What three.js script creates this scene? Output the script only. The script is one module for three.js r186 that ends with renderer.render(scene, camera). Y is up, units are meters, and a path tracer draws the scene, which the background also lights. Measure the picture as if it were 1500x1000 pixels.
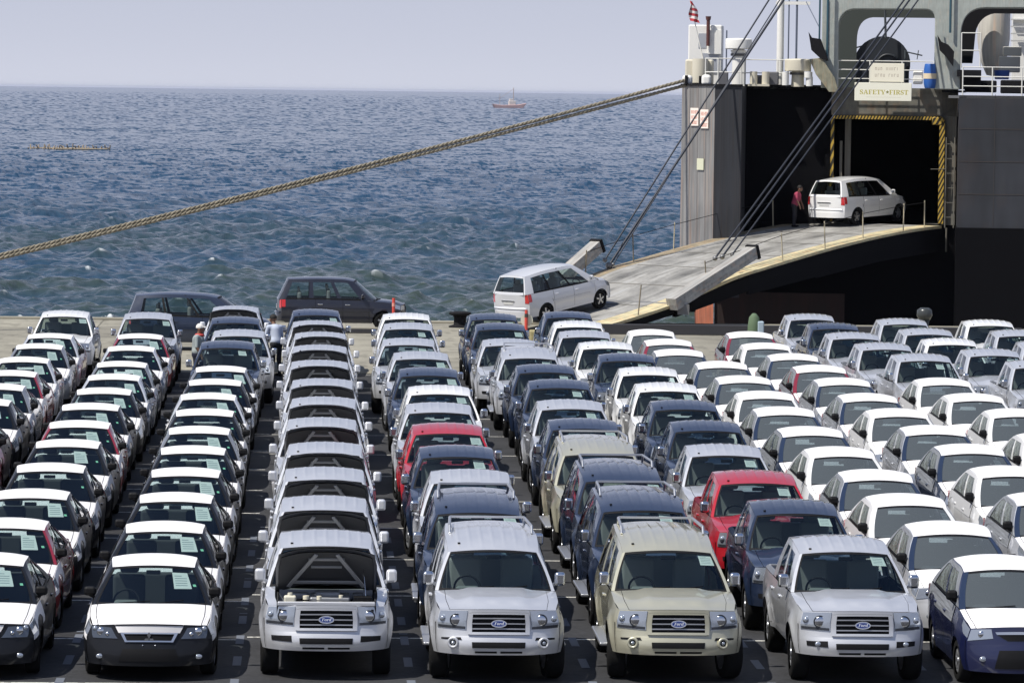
import * as THREE from 'three';
import { mergeGeometries, mergeVertices } from 'three/addons/utils/BufferGeometryUtils.js';
import { RoundedBoxGeometry } from 'three/addons/geometries/RoundedBoxGeometry.js';
import { MarchingCubes } from 'three/addons/objects/MarchingCubes.js';

// ---------------------------------------------------------------- camera, sky, sun, exposure
const scene = new THREE.Scene();
const FOCAL = 6400, EYE = 8.1;                       // focal length in photo pixels (1500 x 1000), eye height over the quay
const camera = new THREE.PerspectiveCamera(2 * Math.atan(500 / FOCAL) * 180 / Math.PI, 1.5, 1, 60000);
camera.position.set(0, EYE, 0);
{
  const yaw = Math.atan(295 / FOCAL), pitch = Math.atan(366 / FOCAL), roll = 0.013;
  const F = new THREE.Vector3(Math.sin(yaw) * Math.cos(pitch), -Math.sin(pitch), -Math.cos(yaw) * Math.cos(pitch));
  const R = new THREE.Vector3(Math.cos(yaw), 0, Math.sin(yaw)), U = new THREE.Vector3().crossVectors(R, F);
  const R2 = R.clone().multiplyScalar(Math.cos(roll)).addScaledVector(U, Math.sin(roll));
  const U2 = U.clone().multiplyScalar(Math.cos(roll)).addScaledVector(R, -Math.sin(roll));
  camera.quaternion.setFromRotationMatrix(new THREE.Matrix4().makeBasis(R2, U2, F.clone().negate()));
}
scene.add(camera);
const SUN_AZ = 58 * Math.PI / 180, SUN_EL = 58 * Math.PI / 180;   // sun to the left and a little behind the camera
const toSun = new THREE.Vector3(-Math.sin(SUN_AZ) * Math.cos(SUN_EL), Math.sin(SUN_EL), Math.cos(SUN_AZ) * Math.cos(SUN_EL));
{
  const w = 512, h = 256, d = new Float32Array(w * h * 4), v = new THREE.Vector3();
  for (let j = 0; j < h; j++) for (let i = 0; i < w; i++) {
    const el = ((j + .5) / h - .5) * Math.PI, az = ((i + .5) / w - .5) * 2 * Math.PI;
    v.set(Math.cos(el) * Math.cos(az), Math.sin(el), Math.cos(el) * Math.sin(az));
    const t = Math.pow(Math.max(0, Math.sin(el)), .4), g = Math.pow(Math.max(0, v.dot(toSun)), 10) * .5;
    const k = (j * w + i) * 4;
    d[k] = .63 + (.05 - .63) * t + g; d[k + 1] = .65 + (.115 - .65) * t + g * .97; d[k + 2] = .745 + (.28 - .745) * t + g * .9; d[k + 3] = 1;
  }
  const sky = new THREE.DataTexture(d, w, h, THREE.RGBAFormat, THREE.FloatType);
  sky.mapping = THREE.EquirectangularReflectionMapping; sky.magFilter = sky.minFilter = THREE.LinearFilter; sky.needsUpdate = true;
  scene.background = sky; scene.environment = sky;
}
const sun = new THREE.DirectionalLight(0xffffff, 4.9);
sun.color.setRGB(1, .955, .885);
sun.position.copy(toSun).multiplyScalar(200).add(new THREE.Vector3(0, 0, -110)); sun.target.position.set(0, 0, -110);
sun.castShadow = true; sun.shadow.mapSize.set(4096, 4096); sun.shadow.radius = 1;
Object.assign(sun.shadow.camera, { left: -70, right: 70, top: 70, bottom: -70, near: 1, far: 500 });
scene.add(sun, sun.target);
scene.fog = new THREE.FogExp2(0xbfc6da, 0.00002);
const renderer = new THREE.WebGLRenderer({ antialias: true });
renderer.shadowMap.enabled = true;
renderer.toneMapping = THREE.LinearToneMapping;
renderer.toneMappingExposure = 1.08;

// ---------------------------------------------------------------- small tools
let seed = 12345;
const rnd = () => { seed = (seed * 1664525 + 1013904223) >>> 0; return seed / 4294967296; };
const lerp = (a, b, t) => a + (b - a) * t, clamp = (x, a, b) => Math.min(b, Math.max(a, x));
const V = (x, y, z) => new THREE.Vector3(x, y, z);
function hash2(x, y, s = 0) { let n = (x * 374761393 + y * 668265263 + s * 982451653) | 0; n = Math.imul(n ^ (n >>> 13), 1274126177); n ^= n >>> 16; return (n >>> 0) / 4294967296; }
function vnoise(x, y, per, s = 0) {                 // value noise, repeating every `per` cells
  const xi = Math.floor(x), yi = Math.floor(y), fx = x - xi, fy = y - yi, m = (a) => ((a % per) + per) % per;
  const u = fx * fx * (3 - 2 * fx), v = fy * fy * (3 - 2 * fy);
  const a = hash2(m(xi), m(yi), s), b = hash2(m(xi + 1), m(yi), s), c = hash2(m(xi), m(yi + 1), s), d = hash2(m(xi + 1), m(yi + 1), s);
  return lerp(lerp(a, b, u), lerp(c, d, u), v);
}
function fbm(x, y, per, oct, s = 0) { let t = 0, a = .5, n = 0; for (let o = 0; o < oct; o++) { t += a * vnoise(x, y, per, s + o); n += a; x *= 2; y *= 2; per *= 2; a *= .5; } return t / n; }
function tex(n, fn, rep = 1, srgb = false) {        // fn(u, v) -> [r, g, b] linear 0..1
  const d = new Uint8Array(n * n * 4);
  for (let j = 0; j < n; j++) for (let i = 0; i < n; i++) {
    const c = fn(i / n, j / n), k = (j * n + i) * 4;
    for (let q = 0; q < 3; q++) { const l = clamp(c[q], 0, 1); d[k + q] = Math.round(255 * (srgb ? (l <= .0031308 ? l * 12.92 : 1.055 * Math.pow(l, 1 / 2.4) - .055) : l)); }
    d[k + 3] = 255;
  }
  const t = new THREE.DataTexture(d, n, n); t.wrapS = t.wrapT = THREE.RepeatWrapping; t.magFilter = THREE.LinearFilter; t.minFilter = THREE.LinearMipmapLinearFilter; t.generateMipmaps = true;
  if (srgb) t.colorSpace = THREE.SRGBColorSpace;
  t.repeat.set(rep, rep); t.needsUpdate = true; return t;
}
function canvasTex(w, h, draw) { const c = document.createElement('canvas'); c.width = w; c.height = h; draw(c.getContext('2d'), w, h); const t = new THREE.CanvasTexture(c); t.colorSpace = THREE.SRGBColorSpace; return t; }
const lin = (r, g, b) => new THREE.Color().setRGB(r, g, b);
const matte = (r, g, b, spec = .15) => new THREE.MeshPhysicalMaterial({ color: lin(r, g, b), roughness: .9, specularIntensity: spec });
const std = (r, g, b, rough = .6, metal = 0, more = {}) => new THREE.MeshStandardMaterial({ color: lin(r, g, b), roughness: rough, metalness: metal, ...more });
const taken = {};
function numbered(n) { const k = taken[n] = (taken[n] ?? -1) + 1; return k ? `${n}_${String(k).padStart(3, '0')}` : n; }
function shade(o) { o.traverse(m => { if (m.isMesh) { m.castShadow = true; m.receiveShadow = true; } }); return o; }
function thing(name, label, category, group) { const o = new THREE.Group(); o.name = numbered(name); o.userData = { label, category }; if (group) o.userData.group = group; scene.add(o); return o; }
function part(name, geo, mat, parent, label) { const m = new THREE.Mesh(Array.isArray(geo) ? mergeAll(geo) : geo, mat); m.name = name; m.castShadow = m.receiveShadow = true; if (label) m.userData.label = label; parent.add(m); return m; }
function structure(name, geo, mat, label) { const m = new THREE.Mesh(Array.isArray(geo) ? mergeAll(geo) : geo, mat); m.name = numbered(name); m.castShadow = m.receiveShadow = true; m.userData = { kind: 'structure', label }; scene.add(m); return m; }
function mergeAll(list) {
  list = list.map(g => { g = g.index ? g.toNonIndexed() : g; for (const k of Object.keys(g.attributes)) if (!['position', 'normal', 'uv'].includes(k)) g.deleteAttribute(k); if (!g.attributes.uv) g.setAttribute('uv', new THREE.BufferAttribute(new Float32Array(g.attributes.position.count * 2), 2)); if (!g.attributes.normal) g.computeVertexNormals(); return g; });
  return list.length === 1 ? list[0] : mergeGeometries(list, false);
}
const box = (w, h, d, x = 0, y = 0, z = 0, ry = 0) => { const g = new THREE.BoxGeometry(w, h, d); if (ry) g.rotateY(ry); g.translate(x, y, z); return g; };
const rbox = (w, h, d, r, x = 0, y = 0, z = 0, seg = 2) => { const g = new RoundedBoxGeometry(w, h, d, seg, r); g.translate(x, y, z); return g; };
function rod(a, b, r, seg = 6, r2 = r) { const d = b.clone().sub(a), g = new THREE.CylinderGeometry(r2, r, d.length(), seg); g.applyQuaternion(new THREE.Quaternion().setFromUnitVectors(V(0, 1, 0), d.normalize())); const m = a.clone().add(b).multiplyScalar(.5); g.translate(m.x, m.y, m.z); return g; }
function beam(a, b, w, h, up = V(0, 1, 0)) {         // a rectangular bar from a to b
  const d = b.clone().sub(a), L = d.length(), z = d.clone().normalize(), x = new THREE.Vector3().crossVectors(up, z).normalize(), y = new THREE.Vector3().crossVectors(z, x);
  const g = new THREE.BoxGeometry(w, h, L); g.applyMatrix4(new THREE.Matrix4().makeBasis(x, y, z)); const m = a.clone().add(b).multiplyScalar(.5); g.translate(m.x, m.y, m.z); return g;
}
const cyl = (r1, r2, h, x, y, z, seg = 16) => { const g = new THREE.CylinderGeometry(r1, r2, h, seg); g.translate(x, y, z); return g; };
function curve(pts) {                                // smooth monotone interpolation of [[z, v], ...]
  const p = [...pts].sort((a, b) => a[0] - b[0]), n = p.length, m = [];
  const dl = []; for (let i = 0; i < n - 1; i++) dl.push((p[i + 1][1] - p[i][1]) / (p[i + 1][0] - p[i][0]));
  for (let i = 0; i < n; i++) m.push(i === 0 ? dl[0] : i === n - 1 ? dl[n - 2] : dl[i - 1] * dl[i] <= 0 ? 0 : 2 * dl[i - 1] * dl[i] / (dl[i - 1] + dl[i]));
  return z => { if (z <= p[0][0]) return p[0][1]; if (z >= p[n - 1][0]) return p[n - 1][1]; let i = 0; while (z > p[i + 1][0]) i++; const h = p[i + 1][0] - p[i][0], t = (z - p[i][0]) / h, t2 = t * t, t3 = t2 * t; return (2 * t3 - 3 * t2 + 1) * p[i][1] + (t3 - 2 * t2 + t) * h * m[i] + (-2 * t3 + 3 * t2) * p[i + 1][1] + (t3 - t2) * h * m[i + 1]; };
}
// a curved sheet P(u, v) with u, v in 0..1, lifted `off` along its normal, its edges folded back by `th`
function slab(P, nu, nv, off = 0, th = 0, us = null) {
  const G = [], N = [], W = nu + 1, at = (i, j) => G[j * W + i];
  for (let j = 0; j <= nv; j++) for (let i = 0; i <= nu; i++) G.push(P(us ? us[i] : i / nu, j / nv));
  const c = V(0, 0, 0); G.forEach(p => c.add(p)); c.multiplyScalar(1 / G.length);
  const du = V(), dv = V();
  let vote = 0;
  for (let j = 0; j <= nv; j++) for (let i = 0; i <= nu; i++) {
    du.subVectors(at(Math.min(nu, i + 1), j), at(Math.max(0, i - 1), j)); dv.subVectors(at(i, Math.min(nv, j + 1)), at(i, Math.max(0, j - 1)));
    const n = new THREE.Vector3().crossVectors(du, dv); if (n.lengthSq() < 1e-14) n.set(0, 1, 0); n.normalize(); N.push(n);
    const p = at(i, j); vote += n.dot(V(p.x, p.y - .75, p.z * .6));
  }
  const flip = vote < 0; if (flip) N.forEach(n => n.negate());
  const pos = [], nor = [], uv = [], idx = [];
  G.forEach((p, k) => { const n = N[k]; pos.push(p.x + n.x * off, p.y + n.y * off, p.z + n.z * off); nor.push(n.x, n.y, n.z); uv.push((k % W) / nu, Math.floor(k / W) / nv); });
  for (let j = 0; j < nv; j++) for (let i = 0; i < nu; i++) { const a = j * W + i, b = a + 1, d = a + W, e = d + 1; if (flip) idx.push(a, d, b, b, d, e); else idx.push(a, b, d, b, e, d); }
  if (th) {
    const ring = []; for (let i = 0; i <= nu; i++) ring.push(i); for (let j = 1; j <= nv; j++) ring.push(j * W + nu); for (let i = nu - 1; i >= 0; i--) ring.push(nv * W + i); for (let j = nv - 1; j >= 0; j--) ring.push(j * W);
    for (let r = 0; r + 1 < ring.length; r++) {
      const a = ring[r], b = ring[r + 1], k = pos.length / 3, A = G[a], B = G[b], na = N[a], nb = N[b];
      const q = [A.clone().addScaledVector(na, off), B.clone().addScaledVector(nb, off), A.clone().addScaledVector(na, off - th), B.clone().addScaledVector(nb, off - th)];
      const e = B.clone().sub(A), n = new THREE.Vector3().crossVectors(e, na); if (n.lengthSq() < 1e-14) continue; n.normalize(); if (n.dot(A.clone().sub(c)) < 0) n.negate();
      q.forEach(p => { pos.push(p.x, p.y, p.z); nor.push(n.x, n.y, n.z); uv.push(0, 0); }); idx.push(k, k + 1, k + 2, k + 1, k + 3, k + 2);
    }
  }
  const g = new THREE.BufferGeometry(); g.setAttribute('position', new THREE.Float32BufferAttribute(pos, 3)); g.setAttribute('normal', new THREE.Float32BufferAttribute(nor, 3)); g.setAttribute('uv', new THREE.Float32BufferAttribute(uv, 2)); g.setIndex(idx); return g;
}
const quadOn = (F, q) => (s, t) => F(lerp(lerp(q[0][0], q[1][0], s), lerp(q[3][0], q[2][0], s), t), lerp(lerp(q[0][1], q[1][1], s), lerp(q[3][1], q[2][1], s), t));
const rectOn = (F, u0, u1, v0, v1) => (s, t) => F(lerp(u0, u1, s), lerp(v0, v1, t));

// ---------------------------------------------------------------- ground: quay, parking lot, painted lines, kerbs
const asphaltT = tex(1024, (u, v) => { const f = fbm(u * 6, v * 6, 6, 4, 3), s = fbm(u * 128, v * 128, 128, 2, 9), k = .7 + .7 * (f - .5) + .5 * (s - .5); return [.42 * k, .43 * k, .46 * k]; }, 1, true);
const concreteT = tex(1024, (u, v) => { const f = fbm(u * 4, v * 4, 4, 5, 21), s = fbm(u * 96, v * 96, 96, 2, 5), st = fbm(u * 14, v * 3, 14, 3, 8), k = .8 + .55 * (f - .5) + .22 * (s - .5) - .25 * Math.max(0, st - .58) * 4; return [.72 * k, .69 * k, .6 * k]; }, 1, true);
const bumpT = tex(512, (u, v) => { const s = fbm(u * 90, v * 90, 90, 3, 15); return [s, s, s]; });
const EDGE = 152.3, APRON = 124.5;                    // quay edge and the start of the concrete apron
function sheet(x0, x1, d0, d1, y, m = 6) { const g = new THREE.PlaneGeometry(x1 - x0, d1 - d0, 1, 1); g.rotateX(-Math.PI / 2); g.translate((x0 + x1) / 2, y, -(d0 + d1) / 2); const p = g.attributes.position, uv = g.attributes.uv; for (let i = 0; i < p.count; i++) uv.setXY(i, p.getX(i) / m, p.getZ(i) / m); return g; }
const asphalt = structure('parking_lot', sheet(-60, 80, -40, APRON, 0, 7), new THREE.MeshStandardMaterial({ color: lin(.085, .085, .088), map: asphaltT, bumpMap: bumpT, bumpScale: .004, roughness: .85 }), 'dark asphalt parking lot under the rows of cars');
// concrete apron in slabs with open joints
const apron = structure('quay_apron', [box(140, 6, EDGE - APRON, 10, -3.02, -(EDGE + APRON) / 2)], std(.3, .29, .27, .95), 'pale concrete quay apron between the lot and the water');
{
  const m = [0, 1, 2].map(k => new THREE.MeshStandardMaterial({ color: lin(.40 + .04 * k, .39 + .04 * k, .36 + .035 * k), map: concreteT, bumpMap: bumpT, bumpScale: .003, roughness: .9 }));
  const dz = (EDGE - APRON) / 5;
  for (let i = 0; i < 12; i++) for (let j = 0; j < 5; j++) {
    const x = -24 + i * 4.2, d = APRON + j * dz, g = sheet(x + .012, x + 4.2 - .012, d + .012, d + dz - .012, .003 + .003 * hash2(i, j, 4), 5);
    const uv = g.attributes.uv, o = hash2(i, j, 7); for (let k = 0; k < uv.count; k++) uv.setXY(k, uv.getX(k) + o * 3, uv.getY(k) + o * 7);
    part('concrete_slab', g, m[Math.floor(hash2(i, j, 1) * 3)], apron);
  }
}
const lineM = new THREE.MeshStandardMaterial({ color: lin(.62, .61, .56), roughness: .7, map: tex(256, (u, v) => { const f = fbm(u * 20, v * 20, 20, 3, 31), k = f < .36 ? .45 : .95; return [k, k, k]; }, 1, true) });
const COLX = [-6.93, -4.55, -2.18, .23, 2.63, 5.23, 7.54, 9.87, 12.22, 14.66, 17.03, 19.23];
{
  for (let k = 0; k < 14; k++) { const d = 59.2 + k * 4.8; part('parking_line', sheet(-9, -.95, d - .05, d + .05, .004, 1), lineM, asphalt); }
  for (let k = 0; k < 13; k++) { const d = 58.9 + k * 5.42; part('parking_line', sheet(-.9, 21, d - .05, d + .05, .004, 1), lineM, asphalt); }
  const faint = std(.13, .145, .175, .8);
  for (const x of [-5.75, -3.38, -1.0, 1.42, 3.92, 6.4, 8.7]) for (let d = 56.3; d < 80; d += 2.4) { part('dash_line', sheet(x - .06, x + .06, d, d + 1.0, .006, 1), faint, asphalt); if (hash2(x * 100 | 0, d | 0) > .75) part('dash_line', sheet(x - .06, x + .06, d + 1.25, d + 1.38, .006, 1), faint, asphalt); }
}
const kerbC = new THREE.MeshStandardMaterial({ color: lin(.55, .54, .5), map: concreteT, roughness: .9 }), kerbD = std(.035, .035, .04, .8);
function kerb(x0, x1, d, h, top, face, label) { const g = structure('kerb', rbox(x1 - x0, h, .34, .02, (x0 + x1) / 2, h / 2 + .004, -d), top, label); part('kerb_face', box(x1 - x0 - .02, h - .06, .01, (x0 + x1) / 2, h / 2 - .01, -d + .176), face, g); return g; }
kerb(-2.6, 3.6, 145.3, .2, kerbC, kerbD, 'pale kerb with dark face behind the open bonnet row');
kerb(8.9, 24, 146.4, .34, std(.03, .03, .035, .7), kerbD, 'black timber kerb along the quay edge beside the ramp');
kerb(-20, 24, EDGE - .2, .08, kerbC, kerbC, 'pale coping along the quay edge');

// ---------------------------------------------------------------- sea: swell and chop as a real surface, out to the horizon
const SEA = -3.1;
{
  const waves = []; let s0 = seed; seed = 777;
  for (let i = 0; i < 110; i++) {
    const L = .42 * Math.pow(24, (i / 109)), th = (rnd() + rnd() + rnd() - 1.5) * 1.5 + .3, k = 2 * Math.PI / L;
    waves.push([k * Math.sin(th), k * Math.cos(th), rnd() * 6.283, .0118 * Math.pow(L, .80) * (.5 + rnd()) * (L > 4 ? .7 : 1), L]);
  }
  seed = s0;
  const nr = 880, nc = 640, top = EYE - SEA, rows = [];
  for (let j = 0; j <= nr; j++) { const k = 375 - 371.5 * Math.pow(j / nr, .92); rows.push(top * FOCAL / k); }
  rows.push(28000, 42000);
  const pos = [], nor = [], col = [], idx = [], W = nc + 1;
  for (let j = 0; j < rows.length; j++) {
    const D = rows[j], step = j + 1 < rows.length ? rows[j + 1] - D : 9999;
    for (let i = 0; i <= nc; i++) {
      const x = lerp(-.16, .2, i / nc) * D + 0; let y = 0, sl = 0, x2 = x, z2 = D, gx = 0, gz = 0;
      if (D < 9000) {
        const gust = .7 + .6 * fbm(x / 60 + 100, D / 90, 4096, 2, 5);
        for (const w of waves) { const fade = clamp((w[4] / step - 1.5) / 2, 0, 1), p = w[0] * x + w[1] * D + w[2], c = Math.cos(p), a = w[3] * fade * gust; y += a * c; x2 -= w[0] / (2 * Math.PI / w[4]) * a * Math.sin(p) * .7; z2 -= w[1] / (2 * Math.PI / w[4]) * a * Math.sin(p) * .7; sl += a * c * (2 * Math.PI / w[4]); const s = -w[3] * gust * Math.sin(p); gx += s * w[0]; gz += s * w[1]; }
      }
      pos.push(x2, SEA + y * .9, -z2); { const f = .85 * clamp(1.15 - D / 9000, .25, 1), l = Math.hypot(gx * f, 1, gz * f); nor.push(-gx * f / l, 1 / l, gz * f / l); }
      // foam where crests are steepest, a little green where the water is thin
      const f = clamp((sl * 1.3 + (fbm(x * .6 + 50, D * .25, 4096, 3, 12) - .5) * 1.1 - 1.24) * 2.6, 0, 1) * clamp((fbm(x * 2.2 + 7, D * 1.1, 8192, 3, 33) - .42) * 5, 0, 1) * clamp(1 - (D - 150) / 2500, .3, 1), gr = clamp(.5 + y * .8 + (fbm(x / 14 + 9, D / 22 + 5, 4096, 2, 44) - .5) * 1.6, 0, 1) * clamp(1 - (D - 200) / 260, 0, 1);
      const b = [.020 + .022 * gr, .052 + .004 * gr, .098 - .06 * gr];
      col.push(lerp(b[0], .62, f), lerp(b[1], .65, f), lerp(b[2], .66, f));
    }
  }
  for (let j = 0; j + 1 < rows.length; j++) for (let i = 0; i < nc; i++) { const a = j * W + i, b = a + 1, c = a + W, d = c + 1; idx.push(a, b, c, b, d, c); }
  const g = new THREE.BufferGeometry(); g.setAttribute('position', new THREE.Float32BufferAttribute(pos, 3)); g.setAttribute('color', new THREE.Float32BufferAttribute(col, 3)); g.setAttribute('normal', new THREE.Float32BufferAttribute(nor, 3)); g.setIndex(idx);
  const m = new THREE.Mesh(g, new THREE.MeshPhysicalMaterial({ color: 0xffffff, vertexColors: true, roughness: .14, metalness: 0, ior: 1.33 }));
  m.name = 'sea'; m.receiveShadow = true; m.userData = { kind: 'structure', label: 'choppy dark blue sea out to the horizon' }; scene.add(m);
  // the sea also lies in front of and beside the quay, outside the fan above
  const far = new THREE.Mesh(new THREE.RingGeometry(900, 43000, 64, 1).rotateX(-Math.PI / 2).translate(0, SEA - 1.2, 0), std(.02, .045, .085, .35)); far.name = 'sea_bed'; far.userData = { kind: 'structure', label: 'open water all round' }; scene.add(far);
}
// ---------------------------------------------------------------- vehicles
const PAINT = std(.5, .5, .5), SIDEFILM = std(.4, .4, .4), PAINT2 = std(.5, .5, .5);    // stand-ins, replaced on each vehicle
const paintOf = {}, dustT = tex(256, (u, v) => { const k = .55 + .45 * fbm(u * 9, v * 9, 9, 4, 51); return [k, k, k]; });
function paint(name) {
  if (paintOf[name]) return paintOf[name];
  const c = { silver: [.68, .69, .715, .5], white: [.80, .80, .79, 0], navy: [.011, .021, .05, .15], gold: [.54, .52, .395, .45], red: [.42, .012, .022, .05], ink: [.010, .012, .024, .1], black: [.012, .013, .016, 0], grey: [.20, .21, .23, .3], blue: [.008, .012, .055, .1], maroon: [.22, .010, .018, .05], pearl: [.62, .63, .66, .1] }[name];
  return paintOf[name] = new THREE.MeshPhysicalMaterial({ color: lin(c[0], c[1], c[2]), metalness: c[3], roughness: .5, roughnessMap: dustT, clearcoat: name === 'black' ? .35 : 1, clearcoatRoughness: .06, specularIntensity: name === 'black' ? .25 : 1 });
}
const filmT = tex(512, (u, v) => { const f = fbm(u * 8, v * 5, 8, 4, 61); return [f, f, f]; });
const FILM = new THREE.MeshStandardMaterial({ color: lin(.80, .79, .79), roughness: .5, bumpMap: filmT, bumpScale: .006 });
const FILM2 = std(.80, .79, .79, .5), FILMGREY = new THREE.MeshStandardMaterial({ color: lin(.22, .23, .245), roughness: .35, bumpMap: filmT, bumpScale: .02 });
const PANEFILM = new THREE.MeshPhysicalMaterial({ color: lin(.25, .275, .255), roughness: .22, bumpMap: filmT, bumpScale: .02, map: tex(256, (u, v) => { const f = fbm(u * 5, v * 3, 5, 4, 71), k = .25 + 1.1 * Math.max(0, f - .3); return [k, k * 1.03, k * .95]; }, 1, true) });
const GLASS = new THREE.MeshPhysicalMaterial({ color: lin(.72, .82, .80), transmission: 1, thickness: 0, roughness: .02, ior: 1.5 });
const TINT = new THREE.MeshPhysicalMaterial({ color: lin(.66, .74, .73), transmission: 1, thickness: 0, roughness: .02, ior: 1.5 });
const TRIM = new THREE.MeshPhysicalMaterial({ color: lin(.008, .008, .009), roughness: .55, specularIntensity: .4 }), RUBBER = matte(.012, .012, .012, .3), CABIN = std(.14, .145, .145, .85), BAY = matte(.03, .031, .033, .4);
const CHROME = std(.75, .76, .78, .16, 1), ALLOY = std(.55, .56, .58, .35, .85), LENS = new THREE.MeshPhysicalMaterial({ color: lin(.46, .50, .56), roughness: .12, metalness: .65, clearcoat: 1 });
const REDLENS = new THREE.MeshPhysicalMaterial({ color: lin(.55, .02, .02), roughness: .2, clearcoat: 1 }), AMBER = std(.7, .25, .03, .3), SEATM = std(.27, .27, .265, .9), SEATD = std(.055, .058, .06, .9);
const LINING = matte(.10, .103, .108, .5);
const PAPER = new THREE.MeshStandardMaterial({ color: lin(.6, .63, .66), roughness: .9, map: canvasTex(128, 96, (c, w, h) => { c.fillStyle = '#f4f4ee'; c.fillRect(0, 0, w, h); c.fillStyle = '#8d949a'; for (let i = 0; i < 5; i++) c.fillRect(14, 18 + i * 14, 60 + (i * 37 % 40), 4); }) });
const LAMPD = std(.15, .17, .20, .12, .7);
const GREYD = std(.06, .065, .075, .25, .5);
const HAZE = new THREE.MeshPhysicalMaterial({ color: lin(.30, .345, .36), transmission: .78, thickness: 0, roughness: .22, ior: 1.5 });
const PLATE = std(.6, .6, .58, .5);
const OVAL = new THREE.MeshStandardMaterial({ roughness: .3, map: canvasTex(256, 128, (c, w, h) => { c.fillStyle = '#dfe4ee'; c.fillRect(0, 0, w, h); c.fillStyle = '#17357f'; c.beginPath(); c.ellipse(w / 2, h / 2, w / 2 - 9, h / 2 - 8, 0, 0, 7); c.fill(); c.strokeStyle = '#dfe4ee'; c.lineWidth = 4; c.beginPath(); c.ellipse(w / 2, h / 2, w / 2 - 20, h / 2 - 18, 0, 0, 7); c.stroke(); c.fillStyle = '#f2f4f8'; c.font = 'italic bold 66px serif'; c.textAlign = 'center'; c.fillText('Ford', w / 2, h / 2 + 21); }) });

function wheelParts(R, spokes, w = .2) {
  const tp = [[R * .66, -w / 2], [R * .9, -w / 2], [R * .98, -w * .38], [R, -w * .2], [R, w * .2], [R * .98, w * .38], [R * .9, w / 2], [R * .66, w / 2]].map(p => new THREE.Vector2(p[0], p[1]));
  const tyre = new THREE.LatheGeometry(tp, 22); tyre.rotateZ(Math.PI / 2);
  const rp = [[R * .66, w / 2 - .004], [R * .62, w / 2 - .002], [R * .57, w / 2 - .03], [R * .57, -w / 2 + .02]].map(p => new THREE.Vector2(p[0], p[1]));
  const ring = new THREE.LatheGeometry(rp, 22); ring.rotateZ(Math.PI / 2);
  const L = [ring, cyl(R * .14, R * .16, .03, 0, w / 2 - .02, 0, 12).rotateZ(-Math.PI / 2)];
  for (let i = 0; i < spokes; i++) { const s = new THREE.BoxGeometry(.03, R * .5, R * .17); s.translate(w / 2 - .035, R * .33, 0); s.rotateX(i / spokes * Math.PI * 2); L.push(s); }
  const disc = cyl(R * .56, R * .56, .02, 0, w / 2 - .1, 0, 18); disc.rotateZ(-Math.PI / 2);
  return { tyre, rim: mergeAll(L), disc };
}
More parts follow.
